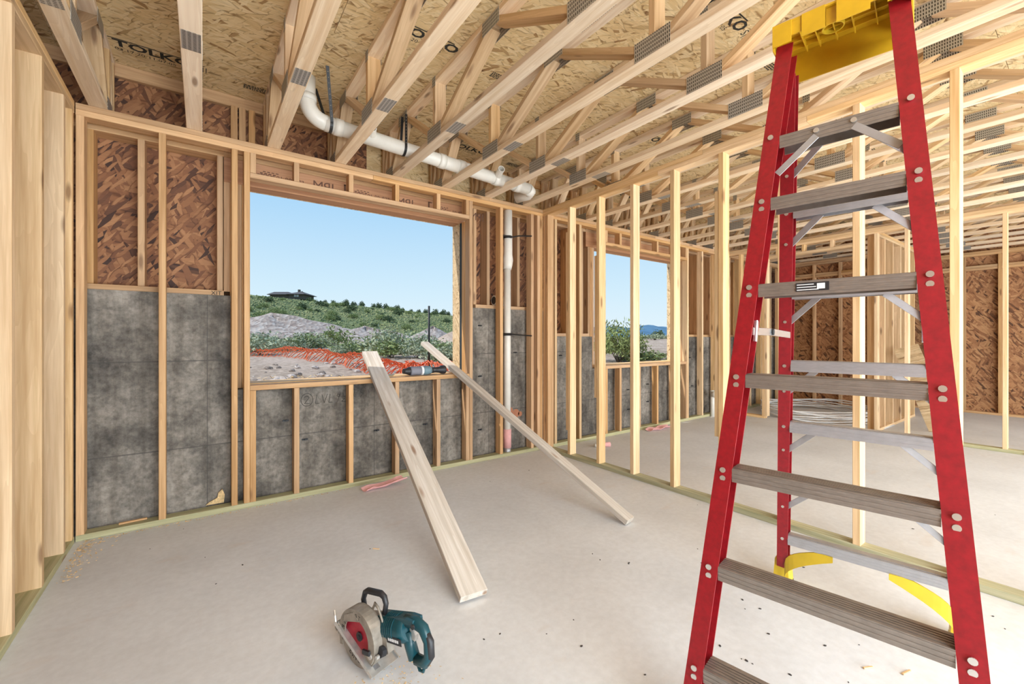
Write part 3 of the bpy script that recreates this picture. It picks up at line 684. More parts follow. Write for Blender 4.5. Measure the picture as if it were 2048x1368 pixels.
MB().tube([(6.66, 3.672, 0), (6.66, 3.672, .42)], .034, 16).build('riser', 'pvc', co, True)
MB().tube([(6.66, 3.672, .36), (6.66, 3.58, .36)], .055, 16).build('cap', 'pvc', co, True)
q = MB(); rnd = random.Random(3)
for k in range(9):
    pts = [Vector((8.17 + (.80 + rnd.uniform(-.05, .05)) * math.cos(a) + rnd.uniform(-.012, .012), 2.72 + (.80 + rnd.uniform(-.02, .02)) * math.sin(a), .014 + .018 * k + rnd.uniform(0, .006) + .02 * math.sin(3 * a + k))) for a in [i * 2 * math.pi / 40 for i in range(40)]]
    q.tube(pts, .0105, 7, closed=True)
tag(q.build('tubing_coil', 'pexm', None, True), 'loose coil of white plastic tubing lying in the far doorway', 'tubing')
q = beam('osb_offcut', (7.93, 1.225, .03), (7.95, 1.60, 1.14), .012, .27, 'osb_scrap', None, (1, .0, 0), 0)
tag(q, 'pale strand board offcut leaning on studs beside the far doorway', 'board')

for i, (x, y, l, an) in enumerate(((1745, 848, .45, .1), (1768, 857, .5, .5))):
    c = on_z(x, y, .010); tag(MB().tube([c, c + Vector((math.cos(an), math.sin(an) - .5, 0)) * l], .009, 6).build('tubing_offcut', 'pexm', None, True), ('short', 'longer')[i] + ' white tubing offcut on the floor beside the far doorway', 'tubing')

# ------------------------------------------------------------------ worm-drive saw
SAW = empty('circular_saw', (.60, 1.60, 0), 'teal worm drive circular saw with red blade standing tilted on the floor', 'saw')
al = math.radians(35); right = Vector((CY, -SY, 0)); view = Vector((SY, CY, 0))
fwd = -right * math.cos(al) + view * math.sin(al); lft = -view * math.cos(al) - right * math.sin(al); pt = math.radians(-10)
fx_ = fwd * math.cos(pt) + UP * math.sin(pt); uz_ = UP * math.cos(pt) - fwd * math.sin(pt)
SM = Matrix((fx_, lft, uz_)).transposed().to_4x4(); SM.translation = Vector((.497, 1.672, .125))
def sb(q, name, mat, parent=SAW, smooth=False):
    q.v = [tuple(SM @ Vector(p)) for p in q.v]; return q.build(name, mat, parent, smooth)
BR = .092                                   # local frame: x forward, y left (blade side), z up, blade centre at origin
sb(MB().ring((0, .004, 0), (0, 1, 0), 0, BR - .004, .0025, 40), 'blade', 'blade')
sb(MB().ring((0, .008, 0), (0, 1, 0), 0, .017, .004, 20).ring((0, .012, 0), (0, 1, 0), 0, .009, .004, 6), 'arbor_nut', 'black')
def arc_poly(r0, r1, a0, a1, n=24):
    return [(r1 * math.cos(a0 + (a1 - a0) * k / n), r1 * math.sin(a0 + (a1 - a0) * k / n)) for k in range(n + 1)], [(r0 * math.cos(a0 + (a1 - a0) * k / n), r0 * math.sin(a0 + (a1 - a0) * k / n)) for k in range(n + 1)]
def arc_solid(q, r0, r1, a0, a1, y0, y1, n=24):
    o_, i_ = arc_poly(r0, r1, a0, a1, n); vs_ = []
    for (ox, oz), (ix, iz) in zip(o_, i_): vs_ += [(ox, y0, oz), (ix, y0, iz), (ox, y1, oz), (ix, y1, iz)]
    fs = []
    for k in range(n):
        i, j = 4 * k, 4 * k + 4
        fs += [(i, j, j + 1, i + 1), (i + 2, i + 3, j + 3, j + 2), (i, i + 2, j + 2, j), (i + 1, j + 1, j + 3, i + 3)]
    e_ = 4 * n; fs += [(0, 1, 3, 2), (e_, e_ + 2, e_ + 3, e_ + 1)]
    return q.add(vs_, fs)
q = MB(); arc_solid(q, .073, .108, math.radians(10), math.radians(226), .020, .024); arc_solid(q, .103, .108, math.radians(10), math.radians(226), -.022, .0199); arc_solid(q, .030, .108, math.radians(10), math.radians(226), -.024, -.0205)
ug = sb(q, 'upper_guard', 'mag')
q = MB(); arc_solid(q, .064, .112, math.radians(212), math.radians(348), .012, .016); arc_solid(q, .108, .112, math.radians(212), math.radians(348), -.012, .0119)
q.prism([(.034, -.030), (.108, -.022), (.102, -.045), (.05, -.072)], .0125, .0165)
lg = sb(q, 'lower_guard', 'mag')
sb(MB().prism([(-.03, .066), (.0, .062), (.075, .05), (.06, .078), (.0, .096)], .0241, .0255), 'guard_rib', 'mag', ug)
# scrawled capitals on the guards
def scrawl(parent, r, degs, y, sz, txt):
    q = MB(); rn = random.Random(len(txt) + int(r * 1000))
    for ch_, dg in zip(txt, degs):
        a_ = math.radians(dg); c = Vector((r * math.cos(a_), y, r * math.sin(a_))); tn = Vector((-math.sin(a_), 0, math.cos(a_))); rd = Vector((math.cos(a_), 0, math.sin(a_)))
        strokes_ = {'M': [(-1, -1), (-1, 1), (0, 0), (1, 1), (1, -1)], 'A': [(-1, -1), (0, 1), (1, -1), (-.5, -.1), (.5, -.1)], 'R': [(-1, -1), (-1, 1), (1, .6), (-1, 0), (1, -1)], 'O': [(-1, -1), (-1, 1), (1, 1), (1, -1), (-1, -1)], 'C': [(1, .8), (-1, .8), (-1, -.8), (1, -.8)], '8': [(-.8, -1), (.8, 0), (-.8, 1), (.8, 1), (-.8, 0), (.8, -1), (-.8, -1)], 'T': [(-1, 1), (1, 1), (0, 1), (0, -1)], 'F': [(1, 1), (-1, 1), (-1, 0), (.5, 0), (-1, 0), (-1, -1)], 'E': [(1, 1), (-1, 1), (-1, -1), (1, -1)], 'N': [(-1, -1), (-1, 1), (1, -1), (1, 1)]}[ch_]
        P = [c - tn * x * sz * .5 + rd * z * sz * .8 for x, z in strokes_]
        for A, B in zip(P[:-1], P[1:]):
            dd = (B - A).normalized(); nn = dd.cross(Vector((0, 1, 0))) * .0011; q.add([A - nn, B - nn, B + nn, A + nn], [(0, 1, 2, 3)])
    sb(q, 'marker_scrawl', 'ink', parent)
scrawl(ug, .083, [112, 98, 86, 74, 63, 52, 40], .0246, .012, 'TRAMOON')
scrawl(ug, .083, [20, 6, -9], .0246, .011, 'RFE')
scrawl(lg, .083, [262, 275, 288, 300, 312], .0166, .012, 'CEAMR')
scrawl(lg, .082, [192, 203, 213], .0170, .011, 'NTR8'[:3])
# foot plate
PA = math.radians(36); PR_ = Matrix.Rotation(-PA, 4, 'Y'); PR_.translation = Vector((.012, 0, -.034))
q = MB(); q.box(-.13, .128, -.085, -.012, -.002, .002, PR_).box(-.13, .128, .012, .040, -.002, .002, PR_).box(.10, .128, -.012, .012, -.002, .002, PR_).box(-.13, -.115, -.012, .012, -.002, .002, PR_).box(-.13, .128, .0365, .040, .002, .011, PR_).box(-.13, .128, -.085, -.0815, .002, .011, PR_)
bs = sb(q, 'foot_plate', 'steel')
sb(MB().box(.10, .118, -.035, .02, -.045, .0).box(.105, .112, -.03, .03, .0, .045).ring((.108, .028, .022), (0, 1, 0), .008, .014, .006, 14), 'depth_bracket', 'mag')
sb(MB().tube([(.11, .035, .045), (.11, .035, .07), (.12, .03, .085)], .005, 8), 'front_lever', 'steel')
# gear case, motor body
q = MB().prism([(.035, .05), (.035, -.045), (-.06, -.05), (-.09, -.035), (-.09, .045), (-.04, .06)], -.075, -.0242); sb(q, 'gear_case', 'mag')
q = MB().tube([(-.06, -.062, .02), (-.10, -.062, .022), (-.19, -.062, .03), (-.215, -.062, .035)], [.047, .050, .048, .040], 18); mot = sb(q, 'motor_housing', 'teal', smooth=True)
q = MB()
for k in range(6): q.ring((-.105 - .011 * k, -.062, .023 + .001 * k), (-1, 0, .08), .0485, .0515, .005, 18)
sb(q, 'cooling_fins', 'teal', mot)
sb(MB().prism([(-.06, .064), (-.22, .082), (-.262, .080), (-.262, .066), (-.06, .05)], -.085, -.037), 'top_ridge', 'teal', mot)
sb(MB().prism([(-.095, -.03), (-.095, .03), (-.13, .005), (-.135, -.045), (-.11, -.058)], -.045, -.0135), 'motor_mount', 'mag')
q = MB(); rn = random.Random(5)
for k in range(6): q.box(-.150 - .010 * k, -.143 - .010 * k, -.0135, -.0128, .004, .014)
pl_ = sb(MB().box(-.215, -.135, -.0155, -.0136, -.004, .020), 'name_plate', 'black', mot); sb(q, 'plate_print', 'white', pl_)
# rear D handle
def loop(pts, rs, name, mat, par=SAW): return sb(MB().tube(pts, rs, 12), name, mat, par, True)
hx = [(-.20, -.06, .062), (-.255, -.06, .064), (-.290, -.06, .050), (-.308, -.06, .010), (-.304, -.06, -.040), (-.278, -.06, -.068), (-.235, -.06, -.066)]
loop(hx, [.022, .022, .020, .018, .019, .020, .020], 'rear_handle', 'teal')
loop([(-.298, -.06, .040), (-.316, -.06, .010), (-.311, -.06, -.038), (-.288, -.06, -.066)], [.014, .0155, .0155, .013], 'handle_grip', 'black')
loop([(-.205, -.06, .03), (-.208, -.06, -.02), (-.222, -.06, -.066)], [.026, .022, .022], 'handle_bridge', 'teal')
sb(MB().prism([(-.222, .045), (-.240, .042), (-.250, .022), (-.243, .0), (-.226, .005)], -.068, -.052), 'trigger', 'steel')
sb(MB().ring((-.262, -.039, .062), (0, 1, 0), 0, .009, .006, 12), 'lock_button', 'black')
loop([(-.235, -.06, -.075), (-.244, -.06, -.102), (-.262, -.06, -.102), (-.274, -.06, -.08)], .006, 'hang_loop', 'teal')
# black top handle
loop([(.030, -.045, .080), (.032, -.045, .108), (.015, -.045, .136), (-.005, -.045, .145), (-.085, -.045, .146), (-.104, -.045, .136), (-.110, -.045, .112), (-.095, -.045, .075)], [.010, .010, .011, .012, .012, .011, .010, .010], 'top_handle', 'black')
loop([(-.05, -.026, .09), (-.068, -.026, .118), (-.085, -.026, .105), (-.106, -.026, .05), (-.112, -.026, .0), (-.104, -.026, -.045)], .0042, 'hose_guard', 'mag')
loop([(-.04, -.030, .09), (-.058, -.030, .108), (-.09, -.030, .09)], .0035, 'rafter_hook', 'steel')
sb(MB().box(-.085, -.045, .026, .034, -.040, -.024), 'guard_lever', 'black', lg)
sb(MB().ring((-.112, -.012, -.038), (0, 1, .2), 0, .019, .018, 10), 'depth_knob', 'black')
sb(MB().ring((-.078, .010, -.046), (0, 1, 0), 0, .0105, .018, 12), 'bevel_knob', 'steel')
sb(MB().ring((-.110, .010, -.066 + .02), (0, 1, 0), 0, .007, .012, 12), 'lock_bolt', 'steel')
# settle the saw on the slab
dg = [c for c in COL.objects if c.parent == SAW or (c.parent is not None and c.parent.parent == SAW)]
zmin = min((v.co.z for o in dg for v in o.data.vertices), default=0)
SAW.location.z -= zmin

# ------------------------------------------------------------------ power tool on the sill
gt = empty('power_tool', (1.70, 3.752, .911), 'grey and blue barrel power tool lying on the window sill', 'power tool')
A = Vector((1.545, 3.76, .953)); X_ = Vector((1, 0, 0))
def seg(name, mat, st_, flat=1.0):
    q = MB().tube([A + X_ * s_ for s_, r in st_], [r for s_, r in st_], 16); q.v = [(x, y, .911 + (z - .911) * flat) for x, y, z in q.v]; return q.build(name, mat, gt, True)
seg('nose', 'black', [(-.055, .022), (-.03, .026), (.0, .036), (.012, .040)])
seg('collar', 'rivet', [(-.052, .016), (-.03, .0165)])
M['boot'] = plain('grey_rubber', (.20, .20, .235), .6)
seg('boot', 'boot', [(.012, .040), (.03, .042), (.05, .040), (.06, .042), (.08, .040), (.09, .042), (.12, .040)])
seg('label_band', 'white', [(.118, .039), (.125, .043), (.14, .043)])
M['bluegrey'] = plain('bluegrey_plastic', (.16, .25, .29), .45)
seg('gear_body', 'bluegrey', [(.14, .042), (.17, .044), (.20, .040), (.225, .033)])
seg('handle', 'black', [(.225, .030), (.27, .026), (.31, .030), (.335, .040), (.36, .043), (.372, .038)])

# ------------------------------------------------------------------ scraps on the floor
def strip(name, pts, w_, mat, label, cat, curl=.3, group=None, thick=.006):
    q = MB(); vs_ = []
    P = [Vector(p) for p in pts]
    for i, p in enumerate(P):
        d = (P[min(i + 1, len(P) - 1)] - P[max(i - 1, 0)]).normalized(); s_ = UP.cross(d).normalized()
        for k in range(5):
            a = (k - 2) / 2; vs_.append(p + s_ * a * w_ / 2 + UP * (curl * w_ * a * a * (1 if i % 2 else .7) + .002))
    n = len(P); m_ = len(vs_); vs_ += [v + UP * thick for v in vs_]
    fs = []
    for i in range(n - 1):
        for k in range(4):
            a = i * 5 + k; fs += [(a, a + 1, a + 6, a + 5), (m_ + a, m_ + a + 5, m_ + a + 6, m_ + a + 1)]
    rim = [i * 5 for i in range(n)] + [(n - 1) * 5 + k for k in range(1, 5)] + [i * 5 + 4 for i in range(n - 2, -1, -1)] + [k for k in range(3, 0, -1)]
    for a, b2 in zip(rim, rim[1:] + rim[:1]): fs.append((a, m_ + a, m_ + b2, b2))
    return tag(q.add(vs_, fs).build(name, mat, None, False), label, cat, group)
c0, c1 = on_z(728, 984, 0), on_z(808, 966, 0)
strip('foam_scrap', [c0.lerp(c1, k / 6) + Vector((0, .02 * math.sin(k), .006 * k * (k > 3))) for k in range(7)], .085, 'pink', 'curled pink foam strip on the floor under the big window', 'scrap')
c0, c1 = on_z(1298, 863, 0), on_z(1336, 855, 0)
strip('foam_scrap', [c0.lerp(c1, k / 5) + Vector((0, .03 * math.sin(k * 2), 0)) for k in range(6)], .10, 'pink', 'crumpled pink foam strip on the floor under the second window', 'scrap')
p = on_z(1196, 893, 0)
po = empty('pipe_offcut', p, 'small white and pink pipe offcut on the floor behind the partition', 'scrap')
MB().tube([p + Vector((-.06, .0, .022)), p + Vector((.0, -.03, .022))], .021, 14).build('white_end', 'pvc', po, True)
MB().tube([p + Vector((.0, -.03, .027)), p + Vector((.11, -.085, .027))], .026, 14).build('pink_end', 'pink', po, True)
rnd = random.Random(11)
chm = []
for k in range(4):
    q = MB(); n = 5; rr = [rnd.uniform(.6, 1) for _ in range(n)]
    q.prism([(math.cos(i * 6.283 / n) * rr[i], math.sin(i * 6.283 / n) * rr[i] * .6) for i in range(n)], -.3, .3)
    me = bpy.data.meshes.new('chip'); me.from_pydata([(x, z, y + .3) for x, y, z in q.v], [], [f[::-1] for f in q.f]); me.materials.append(M['chip'] if k < 3 else M['sawdust']); chm.append(me)
spots = [(1395, 1010), (1000, 1268), (1147, 1240), (1093, 1268), (968, 1279), (1185, 1108), (1200, 1120), (1257, 1128), (1258, 1126), (1485, 1200), (1395, 1098), (1402, 1126), (1607, 1135), (1520, 1218), (1537, 1268), (1490, 1218), (1590, 1210), (1650, 1292), (1697, 1365), (1580, 1350), (1718, 1290), (1493, 1322), (1505, 1328), (1483, 1318), (1440, 1292), (1986, 1233), (2016, 1180), (2010, 1258), (1930, 1030), (1990, 1030), (1826, 1058), (1200, 870), (980, 963), (1058, 941), (300, 1098), (410, 1115), (485, 1130), (432, 1168), (367, 1058), (740, 1098), (1290, 1350), (1163, 1293)]
for i, (x, y) in enumerate(spots):
    c = on_z(x, y, 0); s_ = rnd.uniform(.004, .009); o = bpy.data.objects.new('floor_chip', chm[i % 3])
    link(o, None, Matrix.Translation(c + UP * .0003) @ Matrix.Rotation(rnd.uniform(0, 6), 4, 'Z') @ Matrix.Diagonal((s_, s_, s_ * .5, 1)))
    tag(o, 'tiny dark chip of debris lying on the pale slab', 'debris', 'debris chips on the slab')
for i, (x, y, l) in enumerate(((1727, 1336, .035), (1805, 1348, .05), (746, 1097, .03))):
    c = on_z(x, y, .004); a = rnd.uniform(-.5, .5)
    o = beam('wood_splinter', c, c + Vector((math.cos(a), math.sin(a) - .6, 0)) * l, .008, .005, 'web' if i == 1 else 'stud', None)
    tag(o, ('pale curled splinter on the floor in front of the ladder', 'brown wood splinter on the floor near the ladder foot', 'small wood crumb on the slab before the leaning plank')[i], 'debris')
q = MB()
for k in range(500):
    a = rnd.random() ** 1.6
    if k % 2: c = Vector((XL + .03 + abs(rnd.gauss(0, .05)), YA - .08 - 1.0 * a * .5, .001))
    else: c = Vector((XL + .05 + 1.6 * a, YA - .015 - abs(rnd.gauss(0, .02)), .001))
    s_ = rnd.uniform(.002, .007); th = rnd.uniform(0, 3.1); u_ = Vector((math.cos(th), math.sin(th), 0)) * s_; v_ = Vector((-math.sin(th), math.cos(th), 0)) * s_ * .4
    q.add([c - u_ - v_, c + u_ - v_, c + u_ + v_ + UP * .002, c - u_ + v_ + UP * .002], [(0, 1, 2, 3)])
q2 = MB()
for k in range(260):
    c = Vector((.52 + rnd.gauss(0, .09), 1.50 + rnd.gauss(0, .05), .0012)); s_ = rnd.uniform(.0015, .004); th = rnd.uniform(0, 3.1); u_ = Vector((math.cos(th), math.sin(th), 0)) * s_; v_ = Vector((-math.sin(th), math.cos(th), 0)) * s_ * .5
    q2.add([c - u_ - v_, c + u_ - v_, c + u_ + v_ + UP * .001, c - u_ + v_ + UP * .001], [(0, 1, 2, 3)])
tag(q2.build('sawdust', 'sawdust'), 'fine orange sawdust scattered on the slab under the saw', 'sawdust', kind='stuff')
tag(q.build('sawdust', 'sawdust'), 'tan sawdust shavings gathered along the left corner plates', 'sawdust', kind='stuff')
c = on_y(258, 1046, YA + .05); tag(beam('wood_scrap', (-.44, YA + .05, .046), (-.30, YA + .06, .046), .02, .012, 'stud_shaded', None), 'broken wood sliver lying on the plate at left', 'scrap')
q = MB().add([(.02, YC - .002, .042), (.13, YC - .003, .040), (.135, YC - .008, .10), (.12, YC - .02, .145), (.095, YC - .015, .12), (.09, YC - .01, .085), (.04, YC - .006, .06)], [tuple(range(7))])
q.add([(x, y - .012, z) for x, y, z in q.v[:7]], [tuple(range(7))[::-1]]); q.f += [(i, (i + 1) % 7, 7 + (i + 1) % 7, 7 + i) for i in range(7)]
tag(q.build('foam_blob', 'sawdust'), 'tan torn scrap standing against the concrete behind the plate', 'scrap')

# ------------------------------------------------------------------ outdoors: ground, hill, ridge
def sm(a, b2, x): x = max(0, min(1, (x - a) / (b2 - a))); return x * x * (3 - 2 * x)
def hh(u): return max(0.0, 9.5 - 7.0 * max(0, u - .08)) * sm(1.25, .75, u)
def gz(x, y):
    u = x / max(y, 1)
    z = .60 + .17 * sm(4, 12, y) + .22 * sm(11, 28, y) + .5 * sm(28, 60, y) + hh(u) * sm(46, 118, y)
    z += .035 * math.sin(x * 1.7 + y * .9) * math.sin(y * 1.3 - x * .4) * sm(4.5, 7, y)
    return z - 3.0 * sm(125, 190, y) * (hh(u) > 2)
def fan(y0, y1, ny, u0, u1, nu):
    vs_, fs = [], []
    for i in range(ny + 1):
        y = y0 * (y1 / y0) ** (i / ny)
        for k in range(nu + 1):
            x = (u0 + (u1 - u0) * k / nu) * y; vs_.append((x, y, gz(x, y)))
    for i in range(ny):
        for k in range(nu):
            a = i * (nu + 1) + k; fs.append((a, a + 1, a + nu + 2, a + nu + 1))
    return vs_, fs
v_, f_ = fan(4.10, 52, 60, -1.2, 3.0, 80); g = MB(); g.add(v_, f_)
tag(g.build('ground', 'dirt', None, True), 'pinkish graded dirt outside the windows', 'ground', kind='structure')
v_, f_ = fan(51.8, 230, 40, -1.2, 1.0, 60); g = MB(); g.add([(x, y, z + .02) for x, y, z in v_], f_)
tag(g.build('hillside', 'hill', None, True), 'green scrub covered hillside beyond the gravel', 'hill', kind='structure')
v_, f_ = fan(51.8, 420, 30, 1.0, 3.0, 40); g = MB(); g.add([(x, y, z) for x, y, z in v_], f_)
tag(g.build('flat_ground', 'dirt', None, True), 'tan open flat stretching to the far ridge', 'ground', kind='structure')
q = MB(); vs_ = []
for i in range(81):
    u = .7 + 2.4 * i / 80; Y = 420; x = u * Y
    zt = 19.5 + 2.2 * math.sin(i * .33) + 1.3 * math.sin(i * .9 + 1) + .5 * math.sin(i * 2.3)
    for a, z in ((0, .0), (40, zt * .55 + .8 * math.sin(i * 1.4)), (110, zt), (200, 0)): vs_.append((x * (1 + a / Y), Y + a, z * (1 + a / Y) if a else 0))
fs = [(i * 4 + k, i * 4 + 4 + k, i * 4 + 5 + k, i * 4 + 1 + k) for i in range(80) for k in range(3)]
tag(q.add(vs_, fs).build('far_ridge', 'ridge', None, True), 'hazy blue wooded ridge on the horizon', 'ridge', kind='structure')
def mound(name, cx, cy, rx, ry, ang, h, mat, label, seed):
    rn = random.Random(seed); q = MB(); vs_, fs = [], []; nr, na = 10, 28
    ph = [rn.uniform(0, 6) for _ in range(5)]
    for i in range(nr + 1):
        r = i / nr
        for k in range(na):
            a = 2 * math.pi * k / na; x, y = rx * r * math.cos(a), ry * r * math.sin(a)
            X = cx + x * math.cos(ang) - y * math.sin(ang); Y = cy + x * math.sin(ang) + y * math.cos(ang)
            prof = (1 - r) ** .8 if r < 1 else 0
            z = h * prof * (1 + .10 * math.sin(3 * a + ph[0]) + .08 * math.sin(7 * a + ph[1] + 3 * r)) + .05 * h * math.sin(x * 2.1 + ph[2]) * math.sin(y * 2.5 + ph[3]) * (r < 1)
            vs_.append((X, Y, gz(X, Y) - .05 + z))
    for i in range(nr):
        for k in range(na):
            fs.append((i * na + k, i * na + (k + 1) % na, (i + 1) * na + (k + 1) % na, (i + 1) * na + k))
    return tag(q.add(vs_, fs).build(name, mat, None, True), label, 'gravel heap')
mound('gravel_berm', 4.5, 39, 9.5, 3.2, -.55, 2.0, 'gravel', 'long grey gravel berm below the hillside house', 1)
mound('gravel_berm', 10.5, 34.5, 5.0, 2.6, -.5, 1.1, 'gravel', 'low gravel spill at the right end of the long berm', 4)
mound('gravel_pile', 17.2, 36, 2.6, 2.0, 0, 1.25, 'gravel', 'small light gravel heap beyond the black post', 2)
mound('dirt_pile', 16.2, 27.5, 3.6, 2.2, .3, 1.25, 'dirt', 'reddish dirt heap at the right jamb of the big window', 3)
# shrubs
def shrub_mesh(seed, n, mat, lw, ll, upright=.5, stems=6):
    rn = random.Random(seed); q = MB()
    for k in range(n):
        th = rn.uniform(0, 6.283); cz = rn.uniform(-.15, 1); rr = math.sqrt(max(0, 1 - cz * cz)) if cz > 0 else 1 - .25 * rn.random()
        rad = (rn.random() ** .4) * (1 + .22 * math.sin(3 * th + seed) + .15 * math.sin(5 * th + cz * 4))
        c = Vector((math.cos(th) * rr * rad * .5, math.sin(th) * rr * rad * .5, max(.03, .30 + cz * rad * .62)))
        d = Vector((rn.gauss(0, 1), rn.gauss(0, 1), rn.gauss(0, 1) + upright * 2.5)).normalized(); s_ = d.cross(Vector((rn.gauss(0, 1), rn.gauss(0, 1), .2))).normalized()
        l = ll * rn.uniform(.6, 1.3); wd_ = lw * rn.uniform(.6, 1.3)
        q.add([c - d * l * .5, c + s_ * wd_ * .5, c + d * l * .5, c - s_ * wd_ * .5], [(0, 1, 2, 3)])
    me = bpy.data.meshes.new('shrub'); me.from_pydata(q.v, [], q.f); me.materials.append(M[mat])
    q2 = MB()
    for k in range(stems):
        th = rn.uniform(0, 6.283); a = rn.uniform(.1, .35); q2.tube([(0, 0, -.05), (a * .5 * math.cos(th), a * .5 * math.sin(th), .3), (a * math.cos(th), a * math.sin(th), .62)], [.010, .007, .004], 5)
    m2 = bpy.data.meshes.new('stems'); m2.from_pydata(q2.v, [], q2.f); m2.materials.append(M['bark']); return me, m2
SH = {'sage': [shrub_mesh(i, 900, 'sage', .045, .15, .7) for i in (1, 2, 3)], 'green': [shrub_mesh(i, 800, 'green', .05, .13, .5) for i in (4, 5)],
      'juniper': [shrub_mesh(i, 500, 'juniper', .10, .16, .3) for i in (6, 7)], 'willow': [shrub_mesh(9, 2600, 'willow', .022, .10, .6, 16)]}
def shrub(kind, x, y, w_, h, label, group, name=None, sink=.04):
    ms = SH[kind]; a, b2 = ms[int(abs(x * 7.3 + y * 3.1)) % len(ms)]
    r = empty(name or {'sage': 'sagebrush', 'green': 'green_shrub', 'juniper': 'juniper_tree', 'willow': 'willow_bush'}[kind], (x, y, gz(x, y) - sink), label, 'shrub', group)
    Rm = Matrix.Rotation((x * 5 + y) % 6.28, 4, 'Z') @ Matrix.Diagonal((w_, w_, h, 1))
    for nm, me in (('foliage', a), ('stems', b2)):
        o = bpy.data.objects.new(nm, me); COL.objects.link(o); o.parent = r; o.matrix_basis = Rm
    return r
rnd = random.Random(21)
for i in range(46):
    f_ = rnd.random(); u = .04 + .60 * f_; Yb = 15.5 - 8.0 * f_ ** .8 + rnd.uniform(-.1, 3.2) + (rnd.random() < .3) * 3
    kind = 'sage' if rnd.random() < .62 else 'green'; s_ = rnd.uniform(.55, 1.15) * (.55 + .45 * (Yb / 16))
    shrub(kind, u * Yb, Yb, s_ * 1.25, s_ * .62, 'grey-green sagebrush clump behind the orange netting' if kind == 'sage' else 'bright green low shrub behind the orange netting', 'sagebrush belt' if kind == 'sage' else 'green shrubs in the belt')
shrub('green', 4.9, 20.5, 1.5, .95, 'round bright green bush in front of the gravel berm', None)
shrub('sage', 4.05, 11.3, 1.25, .85, 'largest sagebrush clump, above the wide plank end', None)
shrub('willow', 8.6, 7.2, 1.45, 1.12, 'tall leafy green bush filling the second window left side', None)
shrub('green', 9.1, 7.0, 1.2, .35, 'grassy tuft at the foot of the leafy bush', None)
shrub('green', 10.2, 7.4, 1.6, .25, 'low grass patch under the second window right side', None)
shrub('juniper', 60.5, 42.5, 2.0, 1.5, 'dark round bush on the flat seen through the second window', None)
shrub('sage', 50, 36, 5.0, .9, 'low grey scrub on the flat seen through the second window', None)
for i in range(90):
    u = .0 + .62 * rnd.random(); Y = 60 + 50 * rnd.random() ** .7; s_ = rnd.uniform(.7, 1.8)
    shrub('juniper' if rnd.random() < .5 else 'green', u * Y, Y, s_ * 1.2, s_ * .75, 'dark bush dotted across the green hillside', 'bushes on the hillside', 'hillside_bush')
for i in range(18):
    u = .22 + .36 * i / 18 + rnd.uniform(-.008, .008); Y = 116 + rnd.uniform(-3, 2); s_ = rnd.uniform(.9, 1.9) + (i > 15) * 1.2
    shrub('juniper', u * Y, Y, s_ * 1.1, s_ * 1.15, 'small dark tree on the hill skyline', 'trees on the hill skyline', 'hillside_tree')
q = MB()
for i in range(9000):
    u = -.05 + .72 * rnd.random(); Y = 53 + 66 * rnd.random() ** .75; x = u * Y; s_ = rnd.uniform(.16, .48); z = gz(x, Y)
    if abs(x - 17) < 8 and Y > 110: continue
    th = rnd.uniform(0, 6.28); c = Vector((x, Y, z))
    for k in range(3):
        d = Vector((math.cos(th + k * 2.1), math.sin(th + k * 2.1), 0)) * s_ * .8
        d2 = Vector((-d.y, d.x, 0)) * .5
        q.add([c + d * .2 - d2, c + d + UP * s_ * .3, c + d * .2 + d2, c - d * .1 + UP * s_ * rnd.uniform(.5, .9)], [(0, 1, 3), (1, 2, 3), (0, 3, 2)])
m, t, b = new_mat('scrub_leaf'); c = N(t, 'ShaderNodeNewGeometry').outputs['Position']
L(t, mixc(t, .5, ramp(t, noise(t, c, .16, 4, .7), [(.32, (.13, .17, .06)), (.5, (.25, .28, .11)), (.68, (.38, .34, .17))]), ramp(t, noise(t, c, 2.2, 2), [(.35, (.12, .15, .07)), (.65, (.33, .36, .17))])), b.inputs['Base Color']); b.inputs['Roughness'].default_value = .9; M['scrub'] = m
tag(q.build('hillside_scrub', 'scrub'), 'dense low green scrub covering the hillside', 'scrub', kind='stuff')
# house on the hill
hc = Vector((15.0, 118.0, 11.35)); hs = empty('hillside_house', hc, 'low brown house with hipped roof on the hill crest', 'house')
HX = Vector((CY, -SY, 0)); HYv = Vector((SY, CY, 0)); hm = Matrix((HX, HYv, UP)).transposed().to_4x4(); hm = hm @ Matrix.Scale(.68, 4); hm.translation = hc + HX * 2.3
MB().box(-6.3, 1.0, 0, 6, -.6, 1.0, hm).build('wing_wall', 'house_wall', hs); MB().box(1.0, 6.2, -1.0, 7, -.9, 1.0, hm).build('main_wall', 'house_wall', hs)
def hip(x0, x1, y0, y1, z, h, gable=False):
    r = (y1 - y0) / 2; ym = (y0 + y1) / 2; a, b2 = (x0 + (.6 if gable else r * .75), x1 - r * .75)
    return MB().add([(x0, y0, z), (x1, y0, z), (x1, y1, z), (x0, y1, z), (a, ym, z + h), (b2, ym, z + h), (x0, y0, z - .15), (x1, y0, z - .15), (x1, y1, z - .15), (x0, y1, z - .15)], [(0, 1, 5, 4), (1, 2, 5), (2, 3, 4, 5), (3, 0, 4), (0, 6, 7, 1), (1, 7, 8, 2), (2, 8, 9, 3), (3, 9, 6, 0), (9, 8, 7, 6)], hm)
hip(-7.0, 1.6, -.8, 6.8, 1.0, 1.25, True).build('wing_roof', 'roof', hs); rf = hip(.4, 7.0, -1.8, 7.8, 1.0, 1.45).build('main_roof', 'roof', hs)
MB().box(2.6, 3.3, 2.2, 2.9, 1.9, 3.0, hm).build('chimney', 'house_wall', rf)
for x in (2.9, 3.8): 
    wn = MB().box(x, x + .7, -1.06, -1.0, .1, .8, hm).build('window', 'white', hs); MB().box(x + .06, x + .64, -1.08, -1.061, .16, .74, hm).build('pane', 'glass', wn)
